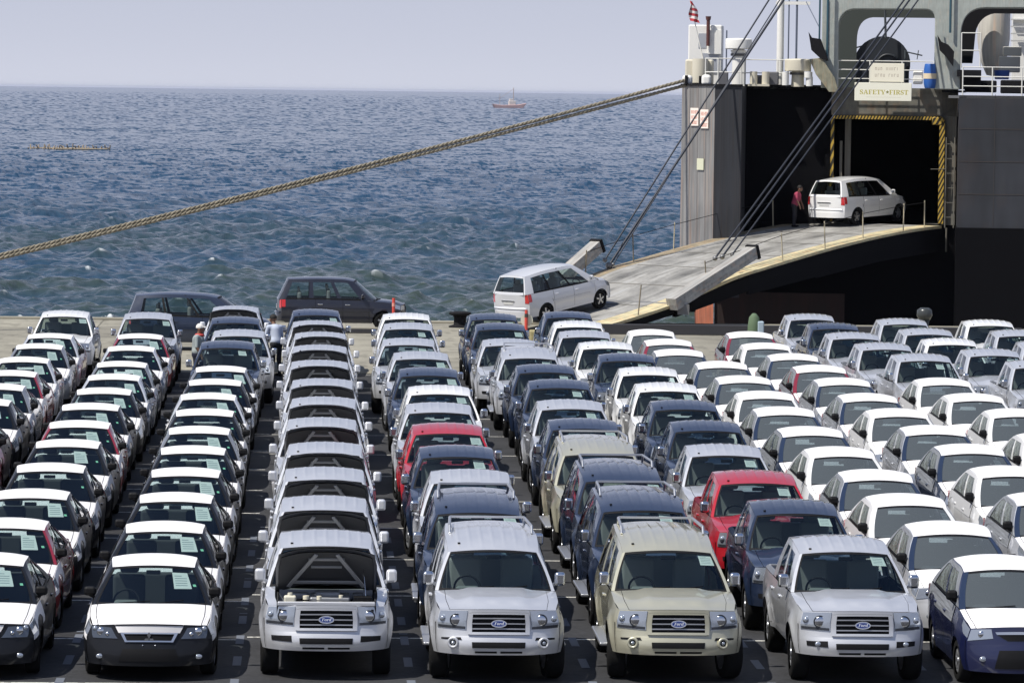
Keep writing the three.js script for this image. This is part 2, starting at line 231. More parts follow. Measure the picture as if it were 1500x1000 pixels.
// S: the measures of one kind of vehicle, metres, front at +z
function buildVehicle(name, S) {
  const root = new THREE.Group(); root.name = name;
  const w = curve(S.w), top = curve(S.top), R = S.R, sill = S.sill;
  const low = z => { let y = sill; for (const a of S.axles) { const d = Math.abs(z - a), r = R + S.archGap; if (d < r) y = Math.max(y, R + Math.sqrt(r * r - d * d) * .98); } const f = clamp((z - (S.zf - .55)) / .5, 0, 1), b = clamp((-z + S.zr + .55) / .5, 0, 1); return Math.max(y, lerp(lerp(sill, S.frontLow, f), S.rearLow, b)); };
  const prof = h => 1 - (S.tuck ?? .05) * Math.pow(clamp(1 - h / .5, 0, 1), 2) - (S.tumble ?? .045) * Math.pow(clamp((h - .5) / .5, 0, 1), 2.2);
  const flare = (z, y) => { let f = 0; for (const a of S.axles) { const d = Math.hypot(z - a, y - R) - (R + S.archGap); f += (S.flare ?? .012) * Math.exp(-Math.pow(d / .085, 2)); } return f; };
  const side = s => (z, b) => { const y0 = low(z), y1 = top(z), y = lerp(y0, y1, b), h = (y - sill) / (y1 - sill), crease = (S.crease ?? .008) * Math.exp(-Math.pow((h - .72) / .06, 2)); return V(s * (w(z) * prof(h) + flare(z, y) + crease), y, z); };
  const zsamp = (z0, z1, n) => { const L = []; for (let i = 0; i <= n; i++) L.push(lerp(z0, z1, i / n)); for (const a of S.axles) for (let i = 0; i <= 10; i++) L.push(a + (R + S.archGap) * Math.cos(i / 10 * Math.PI) * .9999); return [...new Set(L.filter(z => z >= Math.min(z0, z1) - 1e-6 && z <= Math.max(z0, z1) + 1e-6).map(z => +z.toFixed(4)))].sort((a, b) => a - b); };
  const sidePatch = (s, z0, z1, b0, b1, off = 0, th = 0, n = 10, nb = 7) => { const zs = zsamp(z0, z1, n), F = side(s); return slab((u, t) => F(u, lerp(b0, b1, t)), zs.length - 1, nb, off, th, zs); };
  const zs = S.zf - S.kf, zt = S.zr + S.kr;
  const front = (u, v) => { const p = side(1)(zs, v), a = Math.abs(u); return V(u * p.x, p.y + (S.noseCrown ?? .02) * (1 - u * u) * v, zs + S.kf * (1 - Math.pow(a, S.pf)) + (1 - Math.pow(a, 5)) * (S.rake(v))); };
  const rear = (u, v) => { const p = side(1)(zt, v), a = Math.abs(u); return V(u * p.x, p.y, zt - S.kr * (1 - Math.pow(a, S.pr)) - (1 - Math.pow(a, 5)) * S.rakeR(v)); };
  // greenhouse
  const wb = z => w(z) * prof(1) - .012, roofY = curve(S.roof), wr = curve(S.roofW);
  const zA = b => lerp(S.zA0, S.zA1, b), zD = b => lerp(S.zD0, S.zD1, b);
  const house = s => (a, b) => { const zb = lerp(S.zA0, S.zD0, a), zr = lerp(S.zA1, S.zD1, a), z = lerp(zb, zr, b); return V(s * (lerp(wb(zb), wr(zr), b) + (S.bulge ?? .03) * 4 * b * (1 - b) * .5), lerp(top(zb) + .005, roofY(zr), b), z); };
  const screen = (u, t) => { const p = house(1)(0, t); return V(u * p.x, p.y + t * S.crown * (1 - u * u), p.z + lerp(S.bow0, S.bow1, t) * (1 - u * u)); };
  const back = (u, t) => { const p = house(1)(1, t); return V(u * p.x, p.y + t * S.crown * (1 - u * u), p.z - lerp(S.rbow0 ?? .08, S.rbow1 ?? .05, t) * (1 - u * u)); };
  const ribs = u => S.ribs ? .010 * Math.pow(Math.max(0, Math.cos(u * S.ribs * Math.PI)), 2) * (Math.abs(u) < .86 ? 1 : 0) : 0;
  const roof = (u, t) => { const f = screen(u, 1), r = back(u, 1), z = lerp(f.z, r.z, t), zc = lerp(S.zA1, S.zD1, t), e = Math.pow(Math.abs(u), 4), cr = S.crown * (1 - u * u) + .028 * (1 - e) * Math.sin(Math.PI * clamp(t * 1.0, 0, 1)) * .6; return V(u * wr(zc), roofY(zc) + cr + ribs(u) * Math.sin(Math.PI * clamp(t, 0, 1)), z); };
  // ---- body shell
  const zd = S.doors;                                  // door edges from the front
  const body = [], liner = [];
  for (const s of [-1, 1]) {
    body.push(sidePatch(s, zd[0] + .006, zs, 0, 1, 0, .0, 12, 8));
    body.push(sidePatch(s, zt, zd[zd.length - 1] - .006, 0, 1, 0, .0, 12, 8));
    body.push(sidePatch(s, zd[zd.length - 1], zd[0], 0, .1, 0, .03, 12, 2));
    liner.push(sidePatch(s, zd[zd.length - 1] - .02, zd[0] + .02, .02, .99, -.02, 0, 8, 3));
    // pillars and rails of the greenhouse
    const H = house(s), cut = S.wins;
    const sash = (a0, a1, b0, b1, m) => m.push(slab(rectOn(H, a0, a1, b0, b1), Math.max(2, Math.ceil((a1 - a0) * 12)), 4, .004, .012));
    sash(0, cut[0][0], 0, 1, body); sash(cut[cut.length - 1][1], 1, 0, 1, body);
    for (let i = 0; i + 1 < cut.length; i++) sash(cut[i][1], cut[i + 1][0], 0, 1, S.blackPillars ? liner : body);
    sash(cut[0][0], cut[cut.length - 1][1], S.winTop, 1, body); sash(cut[0][0], cut[cut.length - 1][1], 0, .07, liner);
  }
  // fender tops and bonnet share the deck surface
  const nose = u => front(u, 1);
  const bw = S.bonnetEdge;
  const deck = (u, t) => { const n = nose(u), c = screen(u, 0), tz = lerp(n.z - .012, c.z + .07, t), zc = lerp(zs, S.zA0 + .07, t), hw = wb(zc) + .012; const e = 1 - Math.pow(Math.abs(u), 3.2), pw = S.power ? S.power * (1 / (1 + Math.exp((Math.abs(u) - .52) * 34))) * clamp(t * 4, 0, 1) : 0; return V(u * lerp(n.x === 0 ? 0 : n.x / (u || 1), hw, clamp(t * 3, 0, 1)), lerp(n.y, top(zc), clamp(t * 5, 0, 1)) + S.deckCrown * e * clamp(t * 3, 0, 1) + pw, tz); };
  for (const s of [-1, 1]) body.push(slab(rectOn(deck, s * bw, s, 0, 1), 4, 12));
  body.push(slab(rectOn(deck, -bw, bw, .0, .012), 14, 1));
  liner.push(slab((u, t) => { const c = screen(lerp(-1, 1, u), 0), d = deck(lerp(-1, 1, u), 1); return V(lerp(d.x, c.x, t), lerp(d.y - .02, c.y - .0, t), lerp(d.z, c.z, t)); }, 12, 2));
  if (S.kind === 'sedan') {
    const tail = (u, t) => { const n = rear(u, 1), c = back(u, 0), e = 1 - Math.pow(Math.abs(u), 3); return V(lerp(n.x, c.x, clamp(t * 3, 0, 1)), lerp(n.y, c.y, t) + .03 * e * Math.sin(Math.PI * t) + .01, lerp(n.z, c.z, t)); };
    body.push(slab(rectOn(tail, -1, -.9, 0, 1), 2, 5), slab(rectOn(tail, .9, 1, 0, 1), 2, 5));
    part('boot_lid', slab(rectOn(tail, -.9, .9, 0, 1), 12, 6, .004, .012), S.film ? FILM : PAINT, root);
  }
  part('body', body, PAINT, root);
  const mid = S.yFloor;
  const ch = [box(w(0) * 1.72, mid - sill + .02, (S.axles[0] - S.axles[1]) - 2 * R - .08, 0, (mid + sill) / 2 - .01, (S.axles[0] + S.axles[1]) / 2), box(w(0) * 1.25, mid - sill + .06, S.zf - S.zr - .5, 0, (mid + sill) / 2 + .02, (S.zf + S.zr) / 2), box(w(0) * 1.5, .28, .12, 0, sill + .12, S.zr + .35)];
  part('chassis', [...liner, ...ch], TRIM, root);
  // ---- bumpers and noses
  for (const s of [-1, 1]) part('panel_gap', sidePatch(s, zs - .055, zs - .047, .02, .7, .004, .006, 1, 6), TRIM, root);
  const fb = S.frontSplit;
  part('front_bumper', [slab(rectOn(front, -1, 1, 0, fb), 24, 6), slab(rectOn(front, -1, 1, fb, 1), 24, 5)], S.bumperMat ?? PAINT, root);
  part('rear_bumper', slab(rectOn(rear, -1, 1, 0, .42), 20, 4), S.bumperMat ?? PAINT, root);
  part('tailgate', slab(rectOn(rear, -1, 1, .42, 1), 20, 5), S.kind === 'sedan' ? PAINT : PAINT, root);
  // ---- bonnet
  if (!S.open) part('bonnet', slab(rectOn(deck, -bw + .008, bw - .008, .014, .985), 22, 12, .003, .015), S.film ? FILM : PAINT, root);
  else {
    // raised bonnet, hinged along its rear edge, and the engine bay under it
    const hinge = deck(0, .985), ang = S.open, turn = g => { g.translate(0, -hinge.y, -hinge.z); g.rotateX(-ang); g.translate(0, hinge.y, hinge.z); return g; };
    const hood = part('bonnet', turn(slab(rectOn(deck, -bw + .008, bw - .008, .014, .985), 22, 12, .003, .012)), PAINT, root, 'raised bonnet seen from below');
    part('bonnet_lining', turn(slab(rectOn(deck, -bw + .05, bw - .05, .05, .95), 14, 6, -.03, .01)), LINING, hood);
    const br = []; const at = (u, t, d) => { const p = deck(u, t); p.y -= d; return p; };
    for (const s of [-1, 1]) br.push(beam(at(s * .18, .12, .05), at(s * .62, .88, .05), .05, .02));
    br.push(beam(at(-.3, .3, .048), at(.3, .3, .048), .045, .02), beam(at(-.55, .8, .05), at(.55, .8, .05), .05, .02), beam(at(-.25, .5, .048), at(.25, .5, .048), .03, .02));
    part('bonnet_brace', turn(mergeAll(br)), std(.5, .51, .52, .4), hood); 
    part('bonnet_stay', rod(V(.55, deck(.6, .25).y - .05, deck(.6, .25).z), V(.5, hinge.y + .38, hinge.z + .42), .008), CHROME, root);
    const y = deck(0, .3).y, z0 = hinge.z, z1 = nose(0).z - .12, bay = [box(1.3, .02, z1 - z0, 0, y - .42, (z0 + z1) / 2)];
    for (const s of [-1, 1]) bay.push(box(.02, .4, z1 - z0, s * bw * .8, y - .24, (z0 + z1) / 2));
    bay.push(box(1.36, .4, .02, 0, y - .22, z0 - .0), box(1.3, .1, .06, 0, y - .2, z1));
    part('engine_bay', bay, BAY, root); part('bulkhead', box(1.3, .34, .02, 0, y - .17, z0 + .02), std(.34, .36, .40, .6), root); part('front_support', rbox(1.34, .06, .1, .015, 0, y - .075, z1 + .01), PAINT, root);
    part('engine', [rbox(.56, .24, .6, .03, .05, y - .14, (z0 + z1) / 2 - .05), rbox(.34, .1, .34, .03, .02, y - .02, (z0 + z1) / 2 - .1), cyl(.05, .05, .3, -.12, y - .14, (z0 + z1) / 2 + .1, 10).rotateZ(0), beam(V(-.5, y - .1, z1 - .1), V(.5, y - .08, z1 - .1), .06, .05), rbox(.16, .12, .3, .02, .45, y - .08, z0 + .3), rbox(.22, .1, .2, .03, -.36, y - .06, z0 + .28)], std(.30, .31, .33, .4, .4), root);
    part('battery', rbox(.24, .2, .18, .01, .5, y - .1, z1 - .28), TRIM, root);
    part('fluid_tank', [rbox(.17, .15, .14, .03, -.5, y - .07, z1 - .27), cyl(.035, .035, .04, -.5, y + .02, z1 - .27, 10)], std(.62, .6, .5, .5), root);
    part('fluid_cap', [cyl(.045, .045, .05, -.28, y - .02, z1 - .24, 10), cyl(.035, .035, .05, -.1, y - .02, z1 - .2, 10), cyl(.03, .03, .04, .2, y, z1 - .2, 10)], std(.75, .7, .55, .5), root);
    part('air_hose', [rod(V(-.45, y - .12, z0 + .3), V(-.1, y - .08, z0 + .42), .045, 8), rod(V(.15, y - .1, z0 + .35), V(.5, y - .16, z0 + .2), .03, 8)], RUBBER, root);
  }
  // ---- roof and glass
  const rf = part('roof', slab(rectOn(roof, -1, 1, 0, 1), S.ribs ? 112 : 20, 14, .004, .02), S.film ? FILM : PAINT, root);
  const ws = S.scr ?? [-.925, .925, .03, .955];
  part('windscreen', slab(rectOn(screen, ws[0], ws[1], ws[2], ws[3]), 14, 7, 0, 0), S.paneFilm ? HAZE : GLASS, root);
  const strip = (F, u0, u1, t0, t1, n = 8) => slab(rectOn(F, u0, u1, t0, t1), n, 3, .003, .008);
  part('windscreen_trim', [strip(screen, -.955, -.915, 0, 1), strip(screen, .915, .955, 0, 1), strip(screen, -.955, .955, .945, .995, 14), strip(screen, -.955, .955, -.03, .05, 14)], TRIM, root);
  body.length = 0;
  for (const s of [-1, 1]) part('windscreen_pillar', slab(rectOn(screen, s * (S.pillarU ?? .945), s, -.02, 1), 3, 8, .006, .02), S.darkA ? PAINT2 : PAINT, root);
  part('rear_window', slab(rectOn(back, -.93, .93, .1, .92), 10, 5), TINT, root);
  part('rear_window_frame', [strip(back, -1, -.93, 0, 1), strip(back, .93, 1, 0, 1), strip(back, -.9, .9, .9, 1, 12), strip(back, -.9, .9, -.02, .12, 12)], PAINT, root);
  part('rear_view_mirror', rbox(.2, .06, .03, .012, 0, roofY(S.zA1) - .05, screen(0, .85).z - .09), TRIM, root);
  part('wiper', [beam(screen(-.55, .02).add(V(0, .02, .02)), screen(-.02, .09).add(V(0, .02, .012)), .018, .015), beam(screen(.05, .02).add(V(0, .02, .02)), screen(.55, .1).add(V(0, .02, .012)), .018, .015)], TRIM, root);
  // paper notice stuck inside the glass
  const nt = S.notice; part('paper_notice', slab(rectOn(screen, nt[0], nt[1], nt[2], nt[3]), 3, 2, -.012, .002), PAPER, root, 'pale paper notice behind the windscreen');
  if (S.tag) part('windscreen_sticker', slab(rectOn(screen, .8, .86, .5, .56), 1, 1, -.012, .002), std(.25, .6, .4, .6), root);
  // ---- doors with windows
  for (const s of [-1, 1]) {
    const H = house(s);
    for (let i = 0; i + 1 < zd.length; i++) {
      const d = part('door', sidePatch(s, zd[i + 1] + .005, zd[i] - .005, .105, 1, .002, .014, 8, 7), S.film ? PAINT : PAINT, root);
      const hp = side(s)(zd[i + 1] + .16, .8); part('door_handle', rbox(.035, .035, .17, .012, hp.x + s * .012, hp.y, hp.z), S.handle ?? PAINT, d);
      const c = S.wins[i]; if (c) part('window', slab(rectOn(H, c[0], c[1], .06, S.winTop + .01), 6, 4, -.004), S.paneFilm ? SIDEFILM : TINT, d);
    }
    for (let i = zd.length - 1; i < S.wins.length; i++) { const c = S.wins[i]; part('quarter_window', slab(rectOn(H, c[0], c[1], .06, S.winTop + .01), 6, 4, -.004), S.paneFilm ? SIDEFILM : TINT, root); }
    // mirror
    const m = H(S.mirrorA ?? .07, .06), mr = part('mirror', [rbox(S.mw ?? .15, S.mh ?? .19, .1, .045, m.x + s * (S.mo ?? .1), m.y + .11, m.z + .02, 3), beam(V(m.x, m.y + .02, m.z), V(m.x + s * .07, m.y + .06, m.z), .05, .04)], S.mirrorMat ?? PAINT, root);
    part('mirror_glass', rbox((S.mw ?? .15) - .04, (S.mh ?? .19) - .04, .01, .003, m.x + s * (S.mo ?? .1), m.y + .11, m.z - .033), CHROME, mr);
    if (S.step) part('side_step', rbox(.16, .05, S.axles[0] - S.axles[1] - 2 * R - .2, .02, s * (w(0) + .03), sill - .02, (S.axles[0] + S.axles[1]) / 2), ALLOY, root);
    if (S.rails) { const a = roof(s * .9, .38), b = roof(s * .9, .93), h = .11; part('roof_rail', [rod(a.clone().add(V(0, .01, .0)), a.clone().add(V(0, h, -.12)), .02, 8), rod(a.clone().add(V(0, h, -.12)), b.clone().add(V(0, h, .1)), .022, 8), rod(b.clone().add(V(0, h, .1)), b, .02, 8)], ALLOY, root); }
    // wheels
    for (const a of S.axles) { const g = S.wheel, wh = new THREE.Group(); wh.name = 'wheel'; wh.position.set(s * (w(a) - .115), R, a); if (s < 0) wh.rotation.y = Math.PI; part('tyre', g.tyre, RUBBER, wh); part('rim', g.rim, ALLOY, wh); part('brake_disc', g.disc, std(.06, .06, .065, .5, .5), wh); root.add(wh); }
  }
  if (S.rails) { const a = roof(-.9, .93), b = roof(.9, .93); part('roof_bar', beam(a.add(V(0, .12, .1)), b.add(V(0, .12, .1)), .05, .03), ALLOY, root); }
  if (S.aerial) part('roof_aerial', [cyl(.02, .02, .02, -.48, roof(-.75, .1).y + .012, roof(-.75, .1).z, 8)], TRIM, root);
  // ---- cabin
  const sy = S.seatY, sz = S.zA1 - .6;
  const seat = x => { const b = rbox(.46, .62, .13, .05, x, sy + .36, sz - .22), c = rbox(.48, .14, .48, .05, x, sy, sz), h = rbox(.26, .17, .09, .04, x, sy + .77, sz - .27); return [b, c, h]; };
  for (const x of [-.37, .37]) part('seat', seat(x), S.film ? SEATD : SEATM, root);
  const rs = Math.max(S.zD0 + .35, sz - 1.0);
  part('rear_seat', [rbox(1.2, .55, .14, .05, 0, sy + .32, rs - .2), rbox(1.2, .14, .45, .05, 0, sy, rs), ...[-.38, .38].map(x => rbox(.24, .15, .08, .03, x, sy + .67, rs - .22))], S.film ? SEATD : SEATM, root);
  const dy = top(S.zA0) - .03; part('dashboard', [rbox(w(S.zA0) * 1.7, .16, .55, .06, 0, dy - .09, S.zA0 - .2), rbox(.34, .1, .2, .05, -.37, dy - .0, S.zA0 - .35)], CABIN, root);
  const st = new THREE.TorusGeometry(.18, .016, 6, 24); st.rotateX(-.4); st.translate(-.37, dy - .0, S.zA0 - .56); part('steering_wheel', [st, beam(V(-.52, dy, S.zA0 - .56), V(-.22, dy, S.zA0 - .56), .03, .05)], TRIM, root);
  part('cabin_floor', [box(w(0) * 1.6, .02, S.zA0 - S.zD0 - .1, 0, mid + .04, (S.zA0 + S.zD0) / 2)], CABIN, root);
  S.extra?.({ root, front, rear, side, deck, screen, roof, house, back, w, top, S, sidePatch });
  return root;
}
// ---- the five kinds
const offLens = (F, q, o = .006, th = .015, nu = 5, nv = 3) => slab(quadOn(F, q), nu, nv, o, th);
const silverNose = ({ root, front, side, S }) => {          // square lamps, barred grille with an oval badge
  const F = front, fv = S.fv;
  part('grille', offLens(F, [[-.44, fv[0]], [.44, fv[0]], [.44, fv[1]], [-.44, fv[1]]], .004, .012, 14, 4), TRIM, root);
  const g = root.children[root.children.length - 1];
  for (let i = 0; i < 3; i++) { const c = lerp(fv[0], fv[1], .2 + .29 * i); part('grille_bar', offLens(F, [[-.43, c - .014], [.43, c - .014], [.43, c + .014], [-.43, c + .014]], .026, .022, 14, 1), S.silverBars, g); }
  part('grille_frame', [offLens(F, [[-.5, fv[0] - .05], [-.43, fv[0] - .05], [-.43, fv[1] + .03], [-.5, fv[1] + .03]], .03, .03, 2, 6), offLens(F, [[.43, fv[0] - .05], [.5, fv[0] - .05], [.5, fv[1] + .03], [.43, fv[1] + .03]], .03, .03, 2, 6), offLens(F, [[-.46, fv[0] - .055], [.46, fv[0] - .055], [.46, fv[0]], [-.46, fv[0]]], .03, .03, 14, 1), offLens(F, [[-.46, fv[1]], [.46, fv[1]], [.46, fv[1] + .04], [-.46, fv[1] + .04]], .03, .03, 14, 1)], PAINT, root);
  const ov = new THREE.CircleGeometry(1, 28); ov.scale(.105, .05, 1); const oc = front(0, lerp(fv[0], fv[1], .5)); const rim = new THREE.CylinderGeometry(1, 1, .02, 28); rim.rotateX(Math.PI / 2); rim.scale(.11, .055, 1); rim.translate(0, oc.y, oc.z + .035); ov.translate(0, oc.y, oc.z + .0465);
  const em = part('badge', rim, CHROME, root); part('badge_face', ov, OVAL, em);
  part('lower_intake', offLens(F, [[-.44, .16], [.44, .16], [.44, .29], [-.44, .29]], .006, .015, 14, 3), TRIM, root);
  part('air_slot', [offLens(F, [[-.4, .045], [-.03, .045], [-.03, .085], [-.4, .085]], .006, .012, 6, 1), offLens(F, [[.03, .045], [.4, .045], [.4, .085], [.03, .085]], .006, .012, 6, 1)], TRIM, root);
  for (const s of [-1, 1]) {
    const h = part('headlight', offLens(F, [[s * .53, fv[0] + .06], [s * .985, fv[0] + .1], [s * .985, .985], [s * .53, .985]], .01, .02, 8, 5), LENS, root);
    const p = front(s * .7, lerp(fv[0], 1, .55)); const d = new THREE.SphereGeometry(.078, 14, 8, 0, 7, 0, 1.4); d.rotateX(Math.PI / 2); d.scale(1, 1, .4); d.translate(p.x, p.y, p.z + .005); part('reflector', d, CHROME, h); const rg = new THREE.TorusGeometry(.082, .007, 6, 20); rg.translate(p.x, p.y, p.z + .014); part('lamp_ring', rg, GREYD, h); part('lamp_shade', offLens(F, [[s * .54, fv[0] + .07], [s * .97, fv[0] + .11], [s * .97, fv[0] + .17], [s * .54, fv[0] + .13]], .013, .006, 6, 1), GREYD, h);
    const q = front(s * .92, lerp(fv[0], 1, .62)); const d2 = new THREE.SphereGeometry(.05, 10, 6); d2.translate(q.x, q.y, q.z + .005); part('indicator', d2, S.amber ? AMBER : LENS, h);
    if (S.fogRing) { const f = front(s * .75, .27); const t = new THREE.TorusGeometry(.062, .02, 8, 20); t.rotateY(s * .25); t.translate(f.x, f.y, f.z + .025); const fg = part('fog_lamp', t, PAINT, root); const l = new THREE.CircleGeometry(.05, 16); l.rotateY(s * .25); l.translate(f.x, f.y, f.z + .02); part('fog_lens', l, TRIM, fg); const l2 = new THREE.SphereGeometry(.03, 10, 6); l2.translate(f.x, f.y, f.z + .02); part('fog_bulb', l2, LENS, fg); part('fog_recess', offLens(F, [[s * .6, .33], [s * .93, .33], [s * .93, .37], [s * .62, .39]], .006, .012, 4, 1), TRIM, root); }
    else { part('fog_recess', offLens(F, [[s * .57, .2], [s * .9, .22], [s * .9, .33], [s * .57, .34]], .006, .012, 5, 2), TRIM, root); if (!S.open) { const f = front(s * .73, .27), l2 = new THREE.SphereGeometry(.045, 12, 8); l2.scale(1, .8, .5); l2.translate(f.x, f.y, f.z + .012); part('fog_lamp', l2, LENS, root); } }
  }
};
const FORDW = [[-2.5, .80], [-2.25, .865], [-1.4, .885], [0, .885], [1.65, .89], [2.1, .87], [2.3, .82], [2.5, .76]];
const W4 = wheelParts(.375, 6, .25), W3 = wheelParts(.315, 7, .2), W2 = wheelParts(.3, 8, .19), W5 = wheelParts(.325, 5, .2);
const BARS = std(.42, .43, .46, .3, .6);
const truckBase = {
  w: FORDW, top: [[-2.5, 1.13], [-1.1, 1.13], [0, 1.12], [1.08, 1.14], [1.8, 1.08], [2.3, 1.0], [2.5, .98]], R: .375, archGap: .055, sill: .42, frontLow: .31, rearLow: .48, axles: [1.66, -1.2], zf: 2.5, zr: -2.48, kf: .26, kr: .14, pf: 3.2, pr: 4,
  rake: v => .06 * Math.exp(-Math.pow((v - .2) / .22, 2)) - .02 * v, rakeR: v => v < .4 ? .1 : .0, zA0: 1.08, zA1: .45, zD0: -2.42, zD1: -2.18, roof: [[-2.18, 1.75], [-.8, 1.76], [.1, 1.69], [.45, 1.605]], roofW: [[-2.2, .60], [-.5, .655], [.45, .64]], crown: .045, bow0: .13, bow1: .07, bulge: .03, ribs: 8, doors: [1.0, -.02, -1.02],
  wins: [[.115, .315], [.345, .61], [.645, .93]], winTop: .87, bonnetEdge: .84, deckCrown: .035, power: .034, frontSplit: .42, fv: [.5, .9], noseCrown: .03, yFloor: .62, seatY: .78, notice: [.5, .78, .68, .95], wheel: W4, flare: .045, silverBars: BARS, mirrorMat: CHROME, aerial: true, tumble: .05, crease: .01,
};
const cabSpec = { ...truckBase, kind: 'pickup', axles: [1.66, -1.36], zr: -2.56, zD0: -1.12, zD1: -.98, rbow0: .03, rbow1: .03, roof: [[-1, 1.70], [-.4, 1.72], [.1, 1.675], [.45, 1.605]], roofW: [[-1, .63], [0, .655], [.45, .64]], doors: [1.0, -.06, -1.04], wins: [[.17, .5], [.55, .86]], rakeR: v => v < .35 ? .1 : 0 };
function bedExtra(o) {
  silverNose(o); const { root, side, w, S } = o;
  const y = 1.13, z0 = -1.17, z1 = S.zr + .05, wi = .74;
  part('cargo_bed', [box(wi * 2, .03, z0 - z1, 0, .72, (z0 + z1) / 2), box(wi * 2, y - .72, .03, 0, (y + .72) / 2, z0), box(wi * 2, y - .72, .03, 0, (y + .72) / 2, z1), ...[-1, 1].map(s => box(.03, y - .72, z0 - z1, s * wi, (y + .72) / 2, (z0 + z1) / 2))], TRIM, root);
  part('bed_rail', [...[-1, 1].map(s => slab((u, t) => { const z = lerp(z1 - .02, z0 + .02, u), p = side(s)(z, 1); return V(lerp(p.x, s * (wi - .015), t), p.y + .004, z); }, 8, 2, .004, .02)), box(wi * 2, .05, .05, 0, y - .01, z1 - .01), box(wi * 2 + .1, .04, .05, 0, y - .01, z0)], PAINT, root);
  for (const s of [-1, 1]) part('tail_light', offLens(o.rear, [[s * .86, .5], [s * .99, .5], [s * .99, .95], [s * .86, .95]], .01, .02), REDLENS, root);
}
const pickup = buildVehicle('pickup_truck', { ...cabSpec, extra: bedExtra });
const pickupOpen = buildVehicle('pickup_truck', { ...cabSpec, open: .69, mirrorMat: undefined, extra: bedExtra });
const suvExtra = o => { silverNose(o); for (const s of [-1, 1]) part('tail_light', offLens(o.rear, [[s * .84, .55], [s * .99, .55], [s * .99, 1], [s * .84, 1]], .01, .02), REDLENS, o.root); };
const suv = buildVehicle('sport_utility_vehicle', { ...truckBase, kind: 'wagon', rails: true, step: true, fogRing: true, extra: suvExtra });
const sedan = buildVehicle('sedan', {
  kind: 'sedan', film: true, w: [[-2.28, .74], [-2.0, .86], [-1.3, .905], [1.3, .91], [1.75, .90], [2.0, .845], [2.28, .72]], top: [[-2.28, .95], [-1.9, 1.0], [-1.5, 1.0], [0, .955], [1.05, .925], [1.6, .85], [1.98, .735], [2.28, .66]], R: .315, archGap: .04, sill: .22, frontLow: .18, rearLow: .26, axles: [1.36, -1.27], zf: 2.27, zr: -2.27, kf: .3, kr: .2, pf: 2.6, pr: 3, rake: v => .05 * Math.exp(-Math.pow((v - .25) / .3, 2)) - .05 * v, rakeR: v => .03,
  zA0: 1.08, zA1: .32, zD0: -1.62, zD1: -.95, roof: [[-.95, 1.355], [-.3, 1.425], [.1, 1.41], [.32, 1.355]], roofW: [[-.95, .54], [-.2, .60], [.32, .575]], crown: .04, bow0: .2, bow1: .09, doors: [.98, -.02, -.98], wins: [[.14, .44], [.475, .80]], winTop: .9, bonnetEdge: .9, deckCrown: .05, frontSplit: .62, noseCrown: .05, yFloor: .36, seatY: .5, notice: [.36, .7, .45, .86], tag: true, wheel: W3, blackPillars: true, mw: .17, mh: .13, mo: .06, mirrorMat: TRIM, mirrorA: .1, darkA: false, tumble: .085,
  extra: ({ root, front, deck, side, sidePatch }) => {
    const F = front;
    part('nose_panel', offLens(F, [[-.5, .80], [.5, .80], [.6, 1], [-.6, 1]], .006, .012, 14, 3), FILM2, root);
    part('bonnet_gap', offLens(F, [[-.6, .975], [.6, .975], [.58, 1], [-.58, 1]], .014, .01, 14, 1), TRIM, root);
    part('grille', offLens(F, [[-.36, .60], [.36, .60], [.44, .77], [-.44, .77]], .006, .012, 12, 3), TRIM, root);
    const fr = []; for (const q of [[[-.45, .77], [.45, .77], [.46, .805], [-.46, .805]], [[-.37, .575], [.37, .575], [.36, .61], [-.36, .61]], [[-.38, .575], [-.34, .575], [-.42, .805], [-.47, .805]], [[.34, .575], [.38, .575], [.47, .805], [.42, .805]]]) fr.push(offLens(F, q, .02, .022, 10, 1)); part('grille_frame', fr, CHROME, root);
    const oc = front(0, .69), L = []; for (let i = 0; i < 3; i++) { const sh = new THREE.Shape(); sh.moveTo(0, 0); sh.lineTo(.026, .045); sh.lineTo(0, .09); sh.lineTo(-.026, .045); const g = new THREE.ExtrudeGeometry(sh, { depth: .01, bevelEnabled: false }); g.rotateZ(i * Math.PI * 2 / 3); g.translate(0, oc.y - .012, oc.z + .02); L.push(g); } part('badge', L, CHROME, root);
    part('plate_bolt', [-.1, .1].map(x => { const p = front(x, .5); return new THREE.SphereGeometry(.012, 8, 6).translate(p.x, p.y, p.z + .004); }), CHROME, root);
    part('lower_intake', offLens(F, [[-.5, .12], [.5, .12], [.42, .42], [-.42, .42]], .006, .012, 12, 3), TRIM, root);
    for (const s of [-1, 1]) {
      const h = part('headlight', offLens(F, [[s * .5, .66], [s * .9, .68], [s * 1.0, .99], [s * .64, .93]], .008, .02, 8, 4), LAMPD, root);
      const p = front(s * .8, .84), d = new THREE.SphereGeometry(.06, 12, 8); d.scale(1, 1, .5); d.translate(p.x, p.y, p.z + .0); part('reflector', d, CHROME, h); const p3 = front(s * .92, .92), d3 = new THREE.SphereGeometry(.04, 10, 6); d3.translate(p3.x, p3.y, p3.z - .01); part('reflector', d3, LENS, h); const p2 = front(s * .68, .78), d2 = new THREE.SphereGeometry(.035, 10, 6); d2.translate(p2.x, p2.y, p2.z); part('indicator', d2, CHROME, h);
      part('headlight_side', sidePatch(s, 1.72, 1.965, .74, .985, .006, .015, 4, 3), LENS, root);
      const f = front(s * .8, .22), t = new THREE.SphereGeometry(.045, 12, 8); t.scale(1.2, .8, .5); t.translate(f.x, f.y, f.z + .006); part('fog_lamp', t, LENS, root);
      part('fender_film', [slab(rectOn(deck, s * .905, s * .995, .03, .99), 3, 10, .005, .01), sidePatch(s, .7, 1.95, .6, .995, .005, .008, 10, 4)], FILM, root, 'white protective film over the front wing');
      part('tail_light', offLens((u, v) => V(u, v, 0) && sideRear(side, s, u, v), [[0, .62], [1, .62], [1, .95], [0, .95]], .008, .02), REDLENS, root);
    }
  },
});
